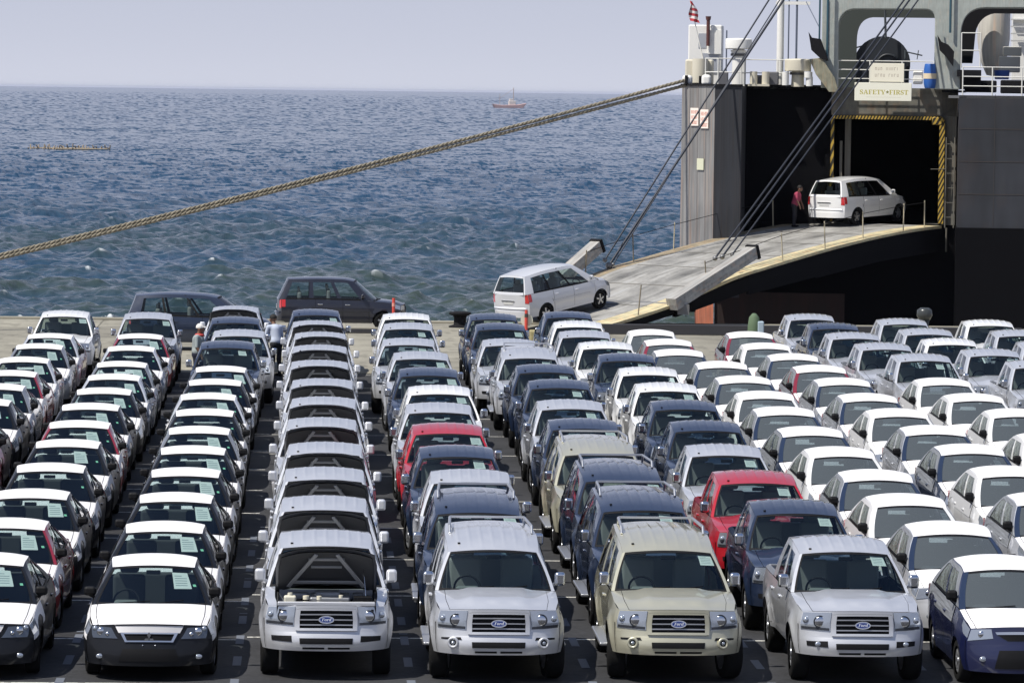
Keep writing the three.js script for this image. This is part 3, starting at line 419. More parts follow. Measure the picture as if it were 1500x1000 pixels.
function sideRear(side, s, u, v) { return side(s)(-2.05 + u * .22, v); }
const compactSpec = {
  kind: 'sedan', film: true, w: [[-2.15, .68], [-1.9, .80], [-1.2, .845], [1.2, .845], [1.6, .82], [1.85, .76], [2.15, .62]], top: [[-2.15, 1.0], [-1.7, 1.06], [0, 1.02], [1.1, 1.0], [1.6, .9], [1.87, .79], [2.15, .7]], R: .3, archGap: .04, sill: .22, frontLow: .18, rearLow: .26, axles: [1.33, -1.2], zf: 2.14, zr: -2.14, kf: .28, kr: .2, pf: 2.4, pr: 3, rake: v => .05 * Math.exp(-Math.pow((v - .3) / .3, 2)) - .05 * v, rakeR: v => .03,
  zA0: 1.18, zA1: .34, zD0: -1.85, zD1: -1.35, roof: [[-1.35, 1.42], [-.5, 1.50], [.1, 1.48], [.34, 1.41]], roofW: [[-1.35, .53], [-.3, .62], [.34, .595]], crown: .055, bow0: .24, bow1: .1, bulge: .05, doors: [.95, .0, -.95], wins: [[.13, .43], [.465, .84]], winTop: .84, bonnetEdge: .9, deckCrown: .06, frontSplit: .62, noseCrown: .06, yFloor: .36, seatY: .52, notice: [.66, .86, .5, .86], wheel: W2, paneFilm: true, pillarU: .895, mw: .16, mh: .14, mo: .07, mirrorMat: TRIM, mirrorA: .1, darkA: true, tumble: .07,
  extra: ({ root, front, deck, sidePatch, house }) => {
    const F = front;
    part('grille', offLens(F, [[-.3, .7], [.3, .7], [.5, .84], [-.5, .84]], .006, .012, 12, 3), TRIM, root);
    part('grille_bar', offLens(F, [[-.5, .84], [.5, .84], [.54, .9], [-.54, .9]], .014, .015, 12, 1), CHROME, root);
    part('lower_intake', offLens(F, [[-.55, .1], [.55, .1], [.45, .5], [-.45, .5]], .006, .012, 12, 3), TRIM, root);
    for (const s of [-1, 1]) {
      const h = part('headlight', offLens(F, [[s * .56, .76], [s * .99, .72], [s * .99, .99], [s * .62, .97]], .008, .02, 8, 4), LENS, root);
      const p = front(s * .78, .86), d = new THREE.SphereGeometry(.05, 12, 8); d.scale(1, 1, .5); d.translate(p.x, p.y, p.z); part('reflector', d, CHROME, h);
      part('headlight_side', sidePatch(s, 1.6, 1.85, .78, .99, .006, .015, 4, 3), LENS, root);
      const f = front(s * .74, .3), t = new THREE.SphereGeometry(.045, 12, 8); t.scale(1.2, .9, .5); t.translate(f.x, f.y, f.z + .006); part('fog_lamp', t, LENS, root);
      part('door_film', [slab(rectOn(house(s), .03, .13, 0, .97), 2, 5, .008, .006), slab(rectOn(house(s), .84, .97, 0, .97), 2, 5, .008, .006), slab(rectOn(house(s), .13, .84, .84, .97), 8, 2, .008, .006), sidePatch(s, -1.7, .93, .72, .995, .008, .008, 10, 3)], SIDEFILM, root, 'translucent grey film over doors and window frames');
      part('fender_film', [slab(rectOn(deck, s * .905, s * .99, .03, .99), 3, 10, .005, .01)], FILM, root);
      part('tail_light', slab((u, v) => sidePatchPoint(sidePatch, s, u, v), 2, 2), REDLENS, root);
    }
  },
};
function sidePatchPoint(_, s, u, v) { return V(s * (.79 - .05 * u), .72 + .28 * v, -1.93 - .1 * u); }
const compact = buildVehicle('compact_car', compactSpec);
const vanExtra = ({ root, front, rear, back, side, sidePatch, S }) => {
  const F = front;
  part('grille', offLens(F, [[-.34, .66], [.34, .66], [.42, .86], [-.42, .86]], .006, .012, 10, 3), TRIM, root);
  part('lower_intake', offLens(F, [[-.5, .16], [.5, .16], [.45, .4], [-.45, .4]], .006, .012, 10, 3), TRIM, root);
  part('number_plate', offLens(rear, [[-.26, .56], [.26, .56], [.26, .66], [-.26, .66]], .012, .015, 6, 2), PLATE, root);
  part('plate_garnish', offLens(rear, [[-.36, .70], [.36, .70], [.36, .74], [-.36, .74]], .02, .02, 8, 1), CHROME, root);
  part('bumper_step', offLens(rear, [[-.9, .36], [.9, .36], [.9, .42], [-.9, .42]], .03, .03, 14, 1), PAINT, root);
  for (const s of [-1, 1]) {
    const h = part('headlight', offLens(F, [[s * .5, .72], [s * .99, .74], [s * .99, .99], [s * .56, .95]], .008, .02, 6, 4), LENS, root);
    part('headlight_side', sidePatch(s, S.zf - S.kf - .26, S.zf - S.kf - .01, .76, .985, .006, .015, 4, 3), LENS, root);
    part('tail_light', [offLens(rear, [[s * .84, .62], [s * .995, .60], [s * .995, .99], [s * .88, .99]], .01, .02, 4, 4), sidePatch(s, S.zr + S.kr + .005, S.zr + S.kr + .13, .66, .99, .008, .02, 3, 3)], REDLENS, root);
    part('side_strip', sidePatch(s, -1.0, .9, .5, .545, .014, .02, 10, 1), PAINT, root);
  }
};
const vanSpec = {
  kind: 'wagon', w: [[-2.28, .76], [-2.05, .85], [-1.3, .88], [1.3, .88], [1.75, .855], [2.0, .79], [2.28, .66]], top: [[-2.28, 1.09], [-1, 1.06], [.4, 1.02], [1.3, 1.0], [1.75, .92], [2.0, .80], [2.28, .72]], R: .325, archGap: .05, sill: .28, frontLow: .22, rearLow: .32, axles: [1.4, -1.35], zf: 2.28, zr: -2.28, kf: .3, kr: .16, pf: 2.4, pr: 3.2, rake: v => .04 * Math.exp(-Math.pow((v - .3) / .3, 2)) - .05 * v, rakeR: v => v < .42 ? .05 : 0,
  zA0: 1.36, zA1: .48, zD0: -2.2, zD1: -1.98, roof: [[-1.98, 1.66], [-.9, 1.72], [0, 1.70], [.48, 1.63]], roofW: [[-1.98, .57], [-.5, .63], [.48, .60]], crown: .045, bow0: .22, bow1: .1, doors: [1.15, .08, -.92], wins: [[.13, .375], [.40, .665], [.69, .90]], winTop: .86, bonnetEdge: .9, deckCrown: .05, frontSplit: .6, noseCrown: .05, yFloor: .45, seatY: .68, notice: [.62, .8, .7, .9], wheel: W5, blackPillars: true, mw: .16, mh: .15, mo: .09, mirrorA: .1, rbow0: .07, rbow1: .05, extra: vanExtra,
};
const minivan = buildVehicle('minivan', vanSpec);
const boxvan = buildVehicle('minivan', { ...vanSpec, top: [[-2.2, 1.04], [-1, 1.04], [.4, 1.02], [1.0, 1.0], [1.75, .92], [1.95, .86], [2.2, .8]], w: [[-2.2, .72], [-2.0, .81], [-1.3, .835], [1.3, .835], [1.75, .82], [1.95, .78], [2.2, .68]], zf: 2.2, zr: -2.2, kf: .24, zA0: 1.02, zA1: .36, zD0: -2.12, zD1: -1.8, axles: [1.38, -1.27], doors: [.9, .02, -.9], wins: [[.12, .325], [.37, .63], [.68, .93]], roof: [[-1.8, 1.7], [-.8, 1.72], [0, 1.71], [.36, 1.65]], blackPillars: false, handle: CHROME });

// ---- where each one stands: [kind, colour, distance of the top of its windscreen, sideways offset from its row]
const FILMOF = { navy: FILMGREY, white: std(.5, .5, .5, .4), blue: FILMGREY, red: FILMGREY, maroon: FILMGREY, silver: FILMGREY };
const protos = { s: [sedan, .32], p: [pickup, .45], o: [pickupOpen, .45], u: [suv, .45], c: [compact, .34] };
const kindName = { s: 'sedan', p: 'pickup_truck', o: 'pickup_truck', u: 'sport_utility_vehicle', c: 'compact_car' }, kindCat = { s: 'car', p: 'pickup truck', o: 'pickup truck', u: 'suv', c: 'car' };
const ord = ['frontmost', 'second', 'third', 'fourth', 'fifth', 'sixth', 'seventh', 'eighth', 'ninth', 'tenth', 'eleventh', 'twelfth', 'thirteenth', 'fourteenth', 'fifteenth'];
const PANEFILMS = PANEFILM;
function dress(o, kind, color) {
  const p = paint(color), pa = kind === 'c' ? (color === 'white' ? p : paint(color === 'maroon' ? 'maroon' : 'navy')) : p, sf = FILMOF[color] ?? FILMGREY;
  o.traverse(m => { if (!m.isMesh) return; if (m.material === PAINT) m.material = p; else if (m.material === PAINT2) m.material = pa; else if (m.material === SIDEFILM) m.material = m.name.includes('window') ? PANEFILMS : sf; });
}
let parked = 0;
function parkCar(kind, color, x, d, label, group, turn = 0) {
  const [proto, zTop] = protos[kind], o = proto.clone(); o.name = numbered(kindName[kind]);
  o.position.set(x, 0, -d - zTop); o.rotation.y = turn; dress(o, kind, color); parked++; const steer = (hash2(parked, 2, 6) - .5) * .34; o.children.forEach(m => { if (m.name.startsWith('wheel') && m.position.z > 0) m.rotation.y += steer; });
  o.children.forEach(m => { if (m.name !== 'paper_notice') return; const h = hash2(parked, 5, 8); m.position.x += (h - .5) * .2; m.position.z -= .035; m.position.y += (hash2(parked, 6, 8) - .5) * .03; }); if (hash2(parked, 7, 3) > (kind === 'c' ? .5 : .86)) o.remove(o.children.find(m => m.name === 'paper_notice'));
  o.userData = { label, category: kindCat[kind], group }; scene.add(o); return o;
}
const rows = [
  ['the row at the left edge', 0, [['s', 'black', 92], ['s', 'grey', 96.6], ['s', 'maroon', 101.2], ['s', 'silver', 106.3], ['s', 'grey', 111.9], ['s', 'silver', 116.6], ['p', 'white', 122.6]], [['s', 'black', 86.8, 0], ['s', 'black', 82, 0]]],
  ['second row from the left', 1, [['s', 'black', 61.3], ['s', 'maroon', 66.3], ['s', 'black', 71.2], ['s', 'black', 76.2], ['s', 'black', 81.4], ['s', 'maroon', 86.1], ['s', 'black', 90.9], ['s', 'black', 95.6], ['s', 'silver', 100.3], ['s', 'grey', 105], ['s', 'silver', 111.4], ['s', 'maroon', 116.9], ['p', 'silver', 122]]],
  ['third row from the left', 2, [['s', 'black', 61.3], ['s', 'black', 66], ['s', 'black', 70.8], ['s', 'black', 75.5], ['s', 'black', 80.2], ['s', 'grey', 84.9], ['s', 'black', 89.6], ['s', 'silver', 94.3], ['s', 'black', 98.9], ['s', 'grey', 103.6], ['p', 'navy', 108.6, .1], ['p', 'silver', 113.8, .25], ['p', 'navy', 120.2, .05], ['o', 'silver', 126.2, 0]]],
  ['the open-bonnet row', 3, [['o', 'silver', 61.6], ['o', 'silver', 66.9], ['o', 'silver', 72.1], ['o', 'silver', 77.3], ['o', 'silver', 83.2], ['o', 'silver', 88.9], ['o', 'silver', 94.6], ['o', 'silver', 101.1], ['o', 'silver', 107.2, -.02], ['o', 'silver', 113], ['o', 'silver', 118.6, -.08], ['p', 'navy', 124.8, -.06]]],
  ["the silver wagon's row", 4, [['u', 'silver', 61.3], ['u', 'navy', 66.7, -.05], ['p', 'silver', 71.9], ['p', 'navy', 76.9], ['p', 'red', 82.1], ['p', 'silver', 87.5], ['p', 'white', 92.8, .1], ['p', 'navy', 98.8, .08], ['p', 'silver', 104.9, .06], ['p', 'silver', 110.6, -.12], ['p', 'silver', 118, 0], ['p', 'white', 123.2, .04]]],
  ["the gold wagon's row", 5, [['u', 'gold', 61.4, -.12], ['u', 'navy', 67.3, -.06], ['u', 'navy', 72.5, -.06], ['u', 'gold', 77.7, -.04], ['p', 'navy', 83.6], ['p', 'silver', 88.8, .08], ['p', 'navy', 95.1, .18], ['p', 'navy', 100.4, .22], ['u', 'silver', 105.6, .12], ['p', 'silver', 110.8, -.2], ['p', 'navy', 118.3, -.06], ['p', 'navy', 123.5, -.1]]],
  ["the silver pickups' row right of gold", 6, [['p', 'silver', 61.4, .02], ['p', 'navy', 67, -.02], ['p', 'red', 72.2, -.1], ['p', 'silver', 77.7, -.06], ['p', 'navy', 83.4, .08], ['p', 'navy', 89, .14], ['p', 'white', 94.4, .22], ['p', 'white', 99.8, .26], ['p', 'navy', 105, .14], ['p', 'white', 110, -.1], ['p', 'silver', 115, -.26], ['p', 'white', 119.9, -.18], ['p', 'navy', 125, -.14]]],
  ["the dark blue compact's row", 7, [['c', 'blue', 61], ['c', 'silver', 65.9, -.1], ['c', 'white', 70.5, -.05], ['c', 'silver', 75.1, -.04], ['c', 'white', 80], ['c', 'navy', 84.9], ['c', 'silver', 90.3, .06], ['c', 'white', 95.1, .1], ['c', 'silver', 100.3, .13], ['c', 'silver', 105.7, .18], ['c', 'navy', 110.6, -.45], ['c', 'maroon', 115.2, -.42], ['c', 'white', 119.8, -.49]]],
  ['second compact row', 8, [['c', 'silver', 71, 0], ['c', 'white', 76.1, .1], ['c', 'navy', 80.9, .15], ['c', 'silver', 85.5, .12], ['c', 'white', 90.1, 0], ['c', 'silver', 94.7, 0], ['c', 'silver', 99.9, .08], ['c', 'maroon', 104.6, .1], ['c', 'silver', 109.2, -.05], ['c', 'white', 113.8, -.28], ['c', 'maroon', 119.2, -.16]]],
  ['third row from the right edge', 9, [['c', 'white', 84, -.2], ['c', 'white', 90.4, .15], ['c', 'white', 95, 0], ['c', 'white', 100.2, .04], ['p', 'silver', 106.2, .38], ['p', 'silver', 110.8, .05], ['p', 'silver', 115.6, -.18], ['p', 'navy', 120.4, -.1], ['p', 'silver', 125.2, -.24]]],
  ['second row from the right edge', 10, [['p', 'silver', 104, .5], ['p', 'silver', 108.6, .1], ['p', 'white', 113.2, -.3], ['p', 'silver', 118, -.2], ['p', 'silver', 123.2, -.2]]],
  ['the row at the right edge', 11, [['p', 'silver', 112.5, -.05], ['p', 'silver', 117.7, .03], ['p', 'white', 122.9, 0]]],
];
const groupOf = { s: 'white-filmed sedans in the left rows', p: 'pickups parked in rows', o: 'pickups with raised bonnets', u: 'roof-railed vehicles at the front', c: 'film-covered compact cars in the right rows' };
const looks = { s: c => `${c === 'maroon' ? 'red' : c} sedan under white protective film`, p: c => `${c} pickup with closed bonnet`, o: c => `${c} pickup with raised bonnet`, u: c => `${c} wagon with roof rails`, c: c => `${c === 'maroon' ? 'red' : c} compact with white film roof` };
const exact = {
  '2,0': 'black-nosed sedan with white film bonnet beside frontmost open-bonnet pickup', '3,0': 'silver pickup with raised bonnet and bare engine bay, nearest the camera', '4,0': 'silver four-wheel-drive wagon with roof rails and closed bonnet in front',
  '5,0': 'gold four-wheel-drive wagon between silver wagon and silver pickup in front', '6,0': 'silver pickup with closed bonnet at front, right of the gold wagon', '6,2': 'red pickup behind the front dark pickup, right of the navy wagons', '4,4': 'red pickup between a dark pickup and a silver one', '7,0': 'dark blue compact with white film roof and bonnet at lower right corner', '4,1': 'navy wagon with roof rails directly behind the silver wagon in front',
};
for (const [rowName, col, list, more] of rows) {
  [...(more ?? []).reverse(), ...list].forEach(([k, c, d, dx = 0], i) => parkCar(k, c, COLX[col] + dx + (hash2(col, i, 9) - .5) * .09, d, exact[`${col},${i}`] ?? `${looks[k](c)}, ${ord[i]} from front in ${rowName}`, groupOf[k], (hash2(col, i, 3) - .5) * .026));
}
// ---------------------------------------------------------------- vehicles on the move
function place(proto, name, color, x, y, z, heading, pitch, label) {
  const o = proto.clone(); o.name = numbered(name); dress(o, 'v', color); o.position.set(x, y, z);
  o.quaternion.setFromEuler(new THREE.Euler(-pitch, heading, 0, 'YXZ')); o.userData = { label, category: 'minivan', group: 'minivans on the quay and ramp' }; scene.add(o); return o;
}
// the ramp runs from the quay up into the ship: along `RD`, its right edge starting at R0
const RD = V(.665, 0, -.747), RL = V(-.747, 0, -.665), R0 = V(9.72, 0, -146.3), RH = curve([[-1.2, .12], [0, .25], [4, .88], [8.5, 1.9], [20.5, 3.32], [24, 3.4]]);
const onRamp = (L, p, up = 0) => R0.clone().addScaledVector(RD, L).addScaledVector(RL, p).add(V(0, RH(L) + up, 0));
const HEAD = Math.atan2(RD.x, RD.z);
{
  const a = onRamp(.1, 3.1), b = onRamp(2.85, 3.1), m = a.clone().add(b).multiplyScalar(.5);
  place(minivan, 'minivan', 'pearl', m.x - RD.x * -.0, m.y + .02, m.z, HEAD - .08, Math.atan2(b.y - a.y, 2.75), 'pale silver minivan driving from the quay onto the foot of the ramp');
  const c = onRamp(19.25, 3.75), d = onRamp(22, 3.75), n = c.clone().add(d).multiplyScalar(.5);
  place(minivan, 'minivan', 'white', n.x, n.y + .02, n.z, HEAD, Math.atan2(d.y - c.y, 2.75), "white minivan at the top of the ramp, before the ship's door");
}
place(minivan, 'minivan', 'navy', -3.4, 0, -135.4, Math.PI / 2 - .03, 0, 'dark blue minivan parked side-on at the water edge, behind the left rows');
place(boxvan, 'minivan', 'ink', 1.02, 0, -147.5, Math.PI / 2 + .02, 0, 'near-black boxy minivan parked side-on at the water edge, behind the open-bonnet row');

// ---------------------------------------------------------------- the ship
const ship = thing('cargo_ship', 'dark hulled vehicle carrier moored stern-on, its loading door open', 'ship');
ship.position.set(14.806, 0, -161); ship.rotation.y = -8 * Math.PI / 180;
const streak = (s, n = 512, amt = 1) => tex(n, (u, v) => { const a = fbm(u * 40, v * 3, 40, 3, s), b = fbm(u * 6, v * 6, 6, 4, s + 4), k = .72 + amt * (.5 * (a - .5) + .5 * (b - .5)), r = amt * Math.max(0, fbm(u * 24, v * 4, 24, 3, s + 9) - .56) * 3.2; return [k + r * .35, k + r * .12, k]; }, 1, true);
const hullT = streak(81), deckT = streak(95);
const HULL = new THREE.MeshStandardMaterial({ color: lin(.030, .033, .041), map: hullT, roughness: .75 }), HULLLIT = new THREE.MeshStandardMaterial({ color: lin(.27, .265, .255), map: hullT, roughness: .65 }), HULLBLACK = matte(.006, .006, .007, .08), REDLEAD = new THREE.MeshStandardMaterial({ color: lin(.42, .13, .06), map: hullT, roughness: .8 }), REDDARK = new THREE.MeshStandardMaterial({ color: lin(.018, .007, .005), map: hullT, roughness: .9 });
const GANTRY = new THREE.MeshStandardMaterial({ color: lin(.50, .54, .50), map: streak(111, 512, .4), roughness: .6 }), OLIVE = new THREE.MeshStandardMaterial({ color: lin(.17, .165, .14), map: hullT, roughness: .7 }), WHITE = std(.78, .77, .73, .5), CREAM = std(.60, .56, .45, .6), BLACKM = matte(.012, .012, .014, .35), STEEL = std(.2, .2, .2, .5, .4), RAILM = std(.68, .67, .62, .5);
const stripeT = canvasTex(64, 64, (c) => { c.fillStyle = '#221f15'; c.fillRect(0, 0, 64, 64); c.fillStyle = '#b8983c'; for (let i = -2; i < 4; i++) { c.beginPath(); c.moveTo(i * 32, 64); c.lineTo(i * 32 + 16, 64); c.lineTo(i * 32 + 48, 0); c.lineTo(i * 32 + 32, 0); c.fill(); } }); stripeT.wrapS = stripeT.wrapT = THREE.RepeatWrapping;
const STRIPE = new THREE.MeshStandardMaterial({ map: stripeT, roughness: .6 });
const uvScale = (g, a, b) => { const u = g.attributes.uv; for (let i = 0; i < u.count; i++) u.setXY(i, u.getX(i) * a, u.getY(i) * b); return g; };
{
  const DK = 8.42, W = 22, LEN = 95;
  // hull sides and stern, seen from astern: left wing, recess with the door, right wing
  const quadG = (a, b, c, d) => { const g = new THREE.BufferGeometry(); const p = [a, b, c, a, c, d].flatMap(v => [v.x, v.y, v.z]); g.setAttribute('position', new THREE.Float32BufferAttribute(p, 3)); g.setAttribute('uv', new THREE.Float32BufferAttribute([0, 0, 1, 0, 1, 1, 0, 0, 1, 1, 0, 1], 2)); g.computeVertexNormals(); return g; };
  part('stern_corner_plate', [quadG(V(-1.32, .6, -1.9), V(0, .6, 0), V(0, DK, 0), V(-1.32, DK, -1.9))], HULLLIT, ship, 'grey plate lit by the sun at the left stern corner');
  for (let i = 1; i < 4; i++) part('plate_seam', box(.03, DK - .6, .03, lerp(-1.32, 0, i / 4), (DK + .6) / 2, lerp(-1.9, 0, i / 4) + .005, .0), std(.2, .19, .19, .7), ship);
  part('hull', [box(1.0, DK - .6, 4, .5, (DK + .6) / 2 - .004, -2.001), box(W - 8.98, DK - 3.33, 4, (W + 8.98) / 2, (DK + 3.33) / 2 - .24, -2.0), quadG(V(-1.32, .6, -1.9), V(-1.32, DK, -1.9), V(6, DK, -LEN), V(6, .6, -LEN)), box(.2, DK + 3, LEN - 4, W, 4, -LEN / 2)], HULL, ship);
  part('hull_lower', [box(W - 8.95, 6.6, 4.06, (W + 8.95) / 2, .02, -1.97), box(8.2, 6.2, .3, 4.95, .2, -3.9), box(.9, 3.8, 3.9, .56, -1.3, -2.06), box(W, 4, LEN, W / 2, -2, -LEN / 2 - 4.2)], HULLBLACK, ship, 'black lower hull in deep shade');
  part('boot_top', [quadG(V(-.55, -3.4, -1.5), V(.1, -3.4, .05), V(.06, .6, .02), V(-.75, .6, -1.7))], REDLEAD, ship, 'rust red lower corner of the hull');
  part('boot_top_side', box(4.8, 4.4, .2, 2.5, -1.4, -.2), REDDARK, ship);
  for (const y of [4.55, 5.75, 6.95]) part('plate_seam', box(W - 8.98, .025, .02, (W + 8.98) / 2, y, .0), std(.05, .042, .038, .8), ship);
  for (let x = 10.3; x < 21; x += 1.7) part('plate_seam', box(.022, DK - 3.6, .02, x, (DK + 3.2) / 2, .0), std(.045, .04, .038, .8), ship);
  // recess: back wall with the door opening, floor and ceiling of the garage
  const door = { x0: 4.3, x1: 8.34, y0: 3.3, y1: 7.36, z: -4 };
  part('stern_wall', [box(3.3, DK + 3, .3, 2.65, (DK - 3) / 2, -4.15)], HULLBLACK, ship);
  part('door_header', [box(4.75, DK - door.y1 - .02, .5, 6.6, (DK + door.y1) / 2 + .01, -3.9), box(.58, DK - 3.3, .5, 8.64, (DK + 3.3) / 2, -3.9)], OLIVE, ship);
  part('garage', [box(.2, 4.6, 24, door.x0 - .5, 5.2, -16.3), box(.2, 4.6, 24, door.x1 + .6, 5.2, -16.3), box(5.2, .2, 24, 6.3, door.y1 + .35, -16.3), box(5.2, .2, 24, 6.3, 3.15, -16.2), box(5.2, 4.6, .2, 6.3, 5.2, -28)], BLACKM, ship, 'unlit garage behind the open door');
  for (const [n, g] of [['top', uvScale(box(4.1, .13, .16, 6.32, door.y1 - .06, -3.58), 17, .5)], ['right', uvScale(box(.2, 3.9, .18, door.x1 + .05, 5.3, -3.55), .8, 15)], ['left', uvScale(box(.12, 3.9, .18, door.x0 - .02, 5.3, -3.57), .3, 8)], ['corner', uvScale(rbox(.42, .3, .19, .05, door.x1 - .12, door.y1 - .16, -3.53), 1, .8)]]) part('door_frame', g, STRIPE, ship, 'black and yellow striped frame of the loading door');
  part('door_post', [box(.22, 3.9, .3, 4.85, 5.3, -4.6), box(.1, 2.4, .1, 4.6, 5.2, -4.3)], OLIVE, ship);
  for (let i = 0; i < 6; i++) part('ladder_rung', box(.3, .03, .03, 8.72, 3.6 + i * .55, -3.5), OLIVE, ship);
  part('ladder_rail', [rod(V(8.56, 3.2, -3.5), V(8.56, 6.6, -3.5), .03), rod(V(8.88, 3.2, -3.5), V(8.88, 6.6, -3.5), .03), rod(V(8.55, 5.4, -3.4), V(8.0, 5.4, -3.0), .02), rod(V(8.62, 2.3, -3.4), V(8.62, 3.2, -3.4), .04)], OLIVE, ship);
  // deck
  part('deck', [box(9.2, .1, 30, 3.6, DK - .05, -19), box(W - 8.6, .1, 30, (W + 8.6) / 2, DK - .3, -15)], STEEL, ship);
  part('deck_edge', [box(1.06, .07, .1, .5, DK + .02, 0), beam(V(0, DK + .02, 0), V(-1.34, DK + .02, -1.92), .1, .07), box(3.3, .08, .5, 2.6, DK + .03, -3.95), box(.9, .08, .6, 8.8, DK - .1, -3.5)], BLACKM, ship);
  // gantry with two rounded openings
  const sh = new THREE.Shape(); sh.moveTo(3.86, DK); sh.lineTo(4.42, DK); sh.lineTo(4.42, 10.6); sh.quadraticCurveTo(4.42, 11.35, 5.05, 11.38); sh.lineTo(7.7, 11.4); sh.quadraticCurveTo(8.05, 11.38, 8.08, 11.0); sh.lineTo(8.08, DK); sh.lineTo(9.0, DK); sh.lineTo(9.0, 10.5); sh.quadraticCurveTo(9.05, 11.45, 9.9, 11.48); sh.lineTo(12.4, 11.5); sh.quadraticCurveTo(13.2, 11.4, 13.2, 10.6); sh.lineTo(13.2, DK); sh.lineTo(14, DK); sh.lineTo(14, 12.6); sh.lineTo(3.86, 12.6); sh.closePath();
  const gg = new THREE.ExtrudeGeometry(sh, { depth: 1.5, bevelEnabled: true, bevelSize: .03, bevelThickness: .03, bevelSegments: 1, curveSegments: 10 }); gg.translate(0, 0, -4.5);
  part('gantry', gg, GANTRY, ship, 'grey green gantry over the loading door');
  // second frame further in: its edge narrows the openings
  const s2 = new THREE.Shape(); s2.moveTo(4.2, DK); s2.lineTo(5.1, DK); s2.lineTo(5.1, 10.2); s2.quadraticCurveTo(5.1, 11.05, 5.7, 11.1); s2.lineTo(8.3, 11.1); s2.lineTo(8.3, 12.4); s2.lineTo(4.2, 12.4); s2.closePath();
  const g2 = new THREE.ExtrudeGeometry(s2, { depth: .3, bevelEnabled: false, curveSegments: 8 }); g2.translate(.0, 0, -6); part('gantry_rear', g2, new THREE.MeshStandardMaterial({ color: lin(.05, .06, .055), roughness: .7 }), ship);
  const s3 = new THREE.Shape(); s3.moveTo(9.05, 10.9); s3.lineTo(9.05, 11.6); s3.lineTo(13, 11.6); s3.lineTo(13, 11.3); s3.lineTo(10.3, 11.3); s3.quadraticCurveTo(9.75, 11.2, 9.6, 10.6); s3.lineTo(9.5, 9.4); s3.lineTo(9.05, 9.4); s3.closePath();
  const g3 = new THREE.ExtrudeGeometry(s3, { depth: .3, bevelEnabled: false, curveSegments: 8 }); g3.translate(0, 0, -6); part('gantry_rear', g3, BLACKM, ship);
  // hinge brackets on the columns
  const br = (x, y, m, pts, z, d) => { const q = new THREE.Shape(); pts.forEach(([a, b], i) => i ? q.lineTo(x + a, y + b) : q.moveTo(x + a, y + b)); q.closePath(); const g = new THREE.ExtrudeGeometry(q, { depth: d, bevelEnabled: true, bevelSize: .01, bevelThickness: .01, bevelSegments: 1 }); g.translate(0, 0, z); return g; };
  part('bracket', br(3.4, 8.3, OLIVE, [[0, 1.15], [.45, 1.2], [.95, .45], [1.1, -.05], [.75, -.05], [.25, .6]], -2.9, .35), new THREE.MeshStandardMaterial({ color: lin(.34, .33, .24), map: hullT, roughness: .7 }), ship);
  part('bracket', br(3.35, 9.5, BLACKM, [[0, .95], [.12, .75], [.45, .7], [.6, .3], [.75, -.1], [.45, .0], [.12, .3]], -2.8, .3), BLACKM, ship);
  part('bracket', br(8.15, 9.3, BLACKM, [[0, 1.1], [.15, .85], [.4, .75], [.62, .5], [.6, -.05], [.3, .35], [.1, .55]], -2.75, .3), BLACKM, ship);
  part('drain_pipe', [rod(V(3.75, 9.8, -2.7), V(3.75, 12.3, -2.7), .04), rod(V(4.05, 9.4, -2.7), V(4.05, 12.3, -2.7), .05), rod(V(8.62, 10.5, -2.8), V(8.62, 12.3, -2.8), .05)], std(.03, .08, .11, .5), ship);
  part('ledge', [box(.9, .25, 1.2, 9.35, 9.0, -3), box(.9, .6, .6, 9.35, 8.7, -3.4)], BLACKM, ship);
  // railings: each run a part with its posts
  const railing = (pts, h, n, lab) => { const g = new THREE.Group(); g.name = 'railing'; ship.add(g); for (let k = 0; k < n; k++) for (let i = 0; i + 1 < pts.length; i++) part('rail', rod(pts[i].clone().add(V(0, h * (k + 1) / n, 0)), pts[i + 1].clone().add(V(0, h * (k + 1) / n, 0)), .022, 6), RAILM, g); for (let i = 0; i + 1 < pts.length; i++) { const m = Math.max(1, Math.round(pts[i].distanceTo(pts[i + 1]) / 1.1)); for (let k = i ? 1 : 0; k <= m; k++) { const p = pts[i].clone().lerp(pts[i + 1], k / m); part('railing_post', rod(p, p.clone().add(V(0, h, 0)), .028, 6), RAILM, g); } } return g; };
  railing([V(-.4, DK, -.8), V(.1, DK, -.15), V(.95, DK, -.15), V(.95, DK, -3.8), V(3.4, DK, -3.8)], 1.0, 2);
  railing([V(4.45, DK, -3.1), V(8.05, DK, -3.1)], 1.0, 3);
  railing([V(9.1, DK - .25, -.12), V(21, DK - .25, -.12)], 1.05, 3);
  railing([V(9.05, 9.2, -2.5), V(9.75, 9.2, -2.5)], 1.3, 2);
  // deck gear on the left wing
  part('deck_house', [rbox(1.28, 2.4, 1.4, .06, -.62, DK + 1.1, -5.2), box(.5, .9, .1, -.25, DK + 1.65, -4.46)], WHITE, ship);
  part('deck_house_door', [box(.3, .55, .02, -.72, DK + 1.7, -4.49), box(.62, .75, .02, -.4, DK + .85, -4.48)], std(.36, .38, .42, .5), ship);
  part('exhaust_pipe', [cyl(.07, .07, 1.0, -.5, DK + 2.0, -4.3, 10), cyl(.11, .09, .14, -.5, DK + 2.55, -4.3, 10)], std(.09, .03, .025, .6), ship);
  part('windlass', [rbox(1.05, .95, .7, .08, -.75, DK + .5, -3.2), cyl(.3, .3, .9, -.7, DK + .55, -2.75, 16).translate(0, 0, 0)], CREAM, ship);
  part('fairlead', [rbox(.38, .36, .3, .12, -1.12, DK + .2, -1.75, 3), rbox(.36, .4, .3, .12, -.36, DK + .2, -.75, 3)], WHITE, ship);
  part('fairlead_roller', [cyl(.06, .06, .34, -1.15, DK + .2, -1.55, 10), cyl(.07, .07, .3, -.6, DK + .2, -1.25, 10)], BLACKM, ship);
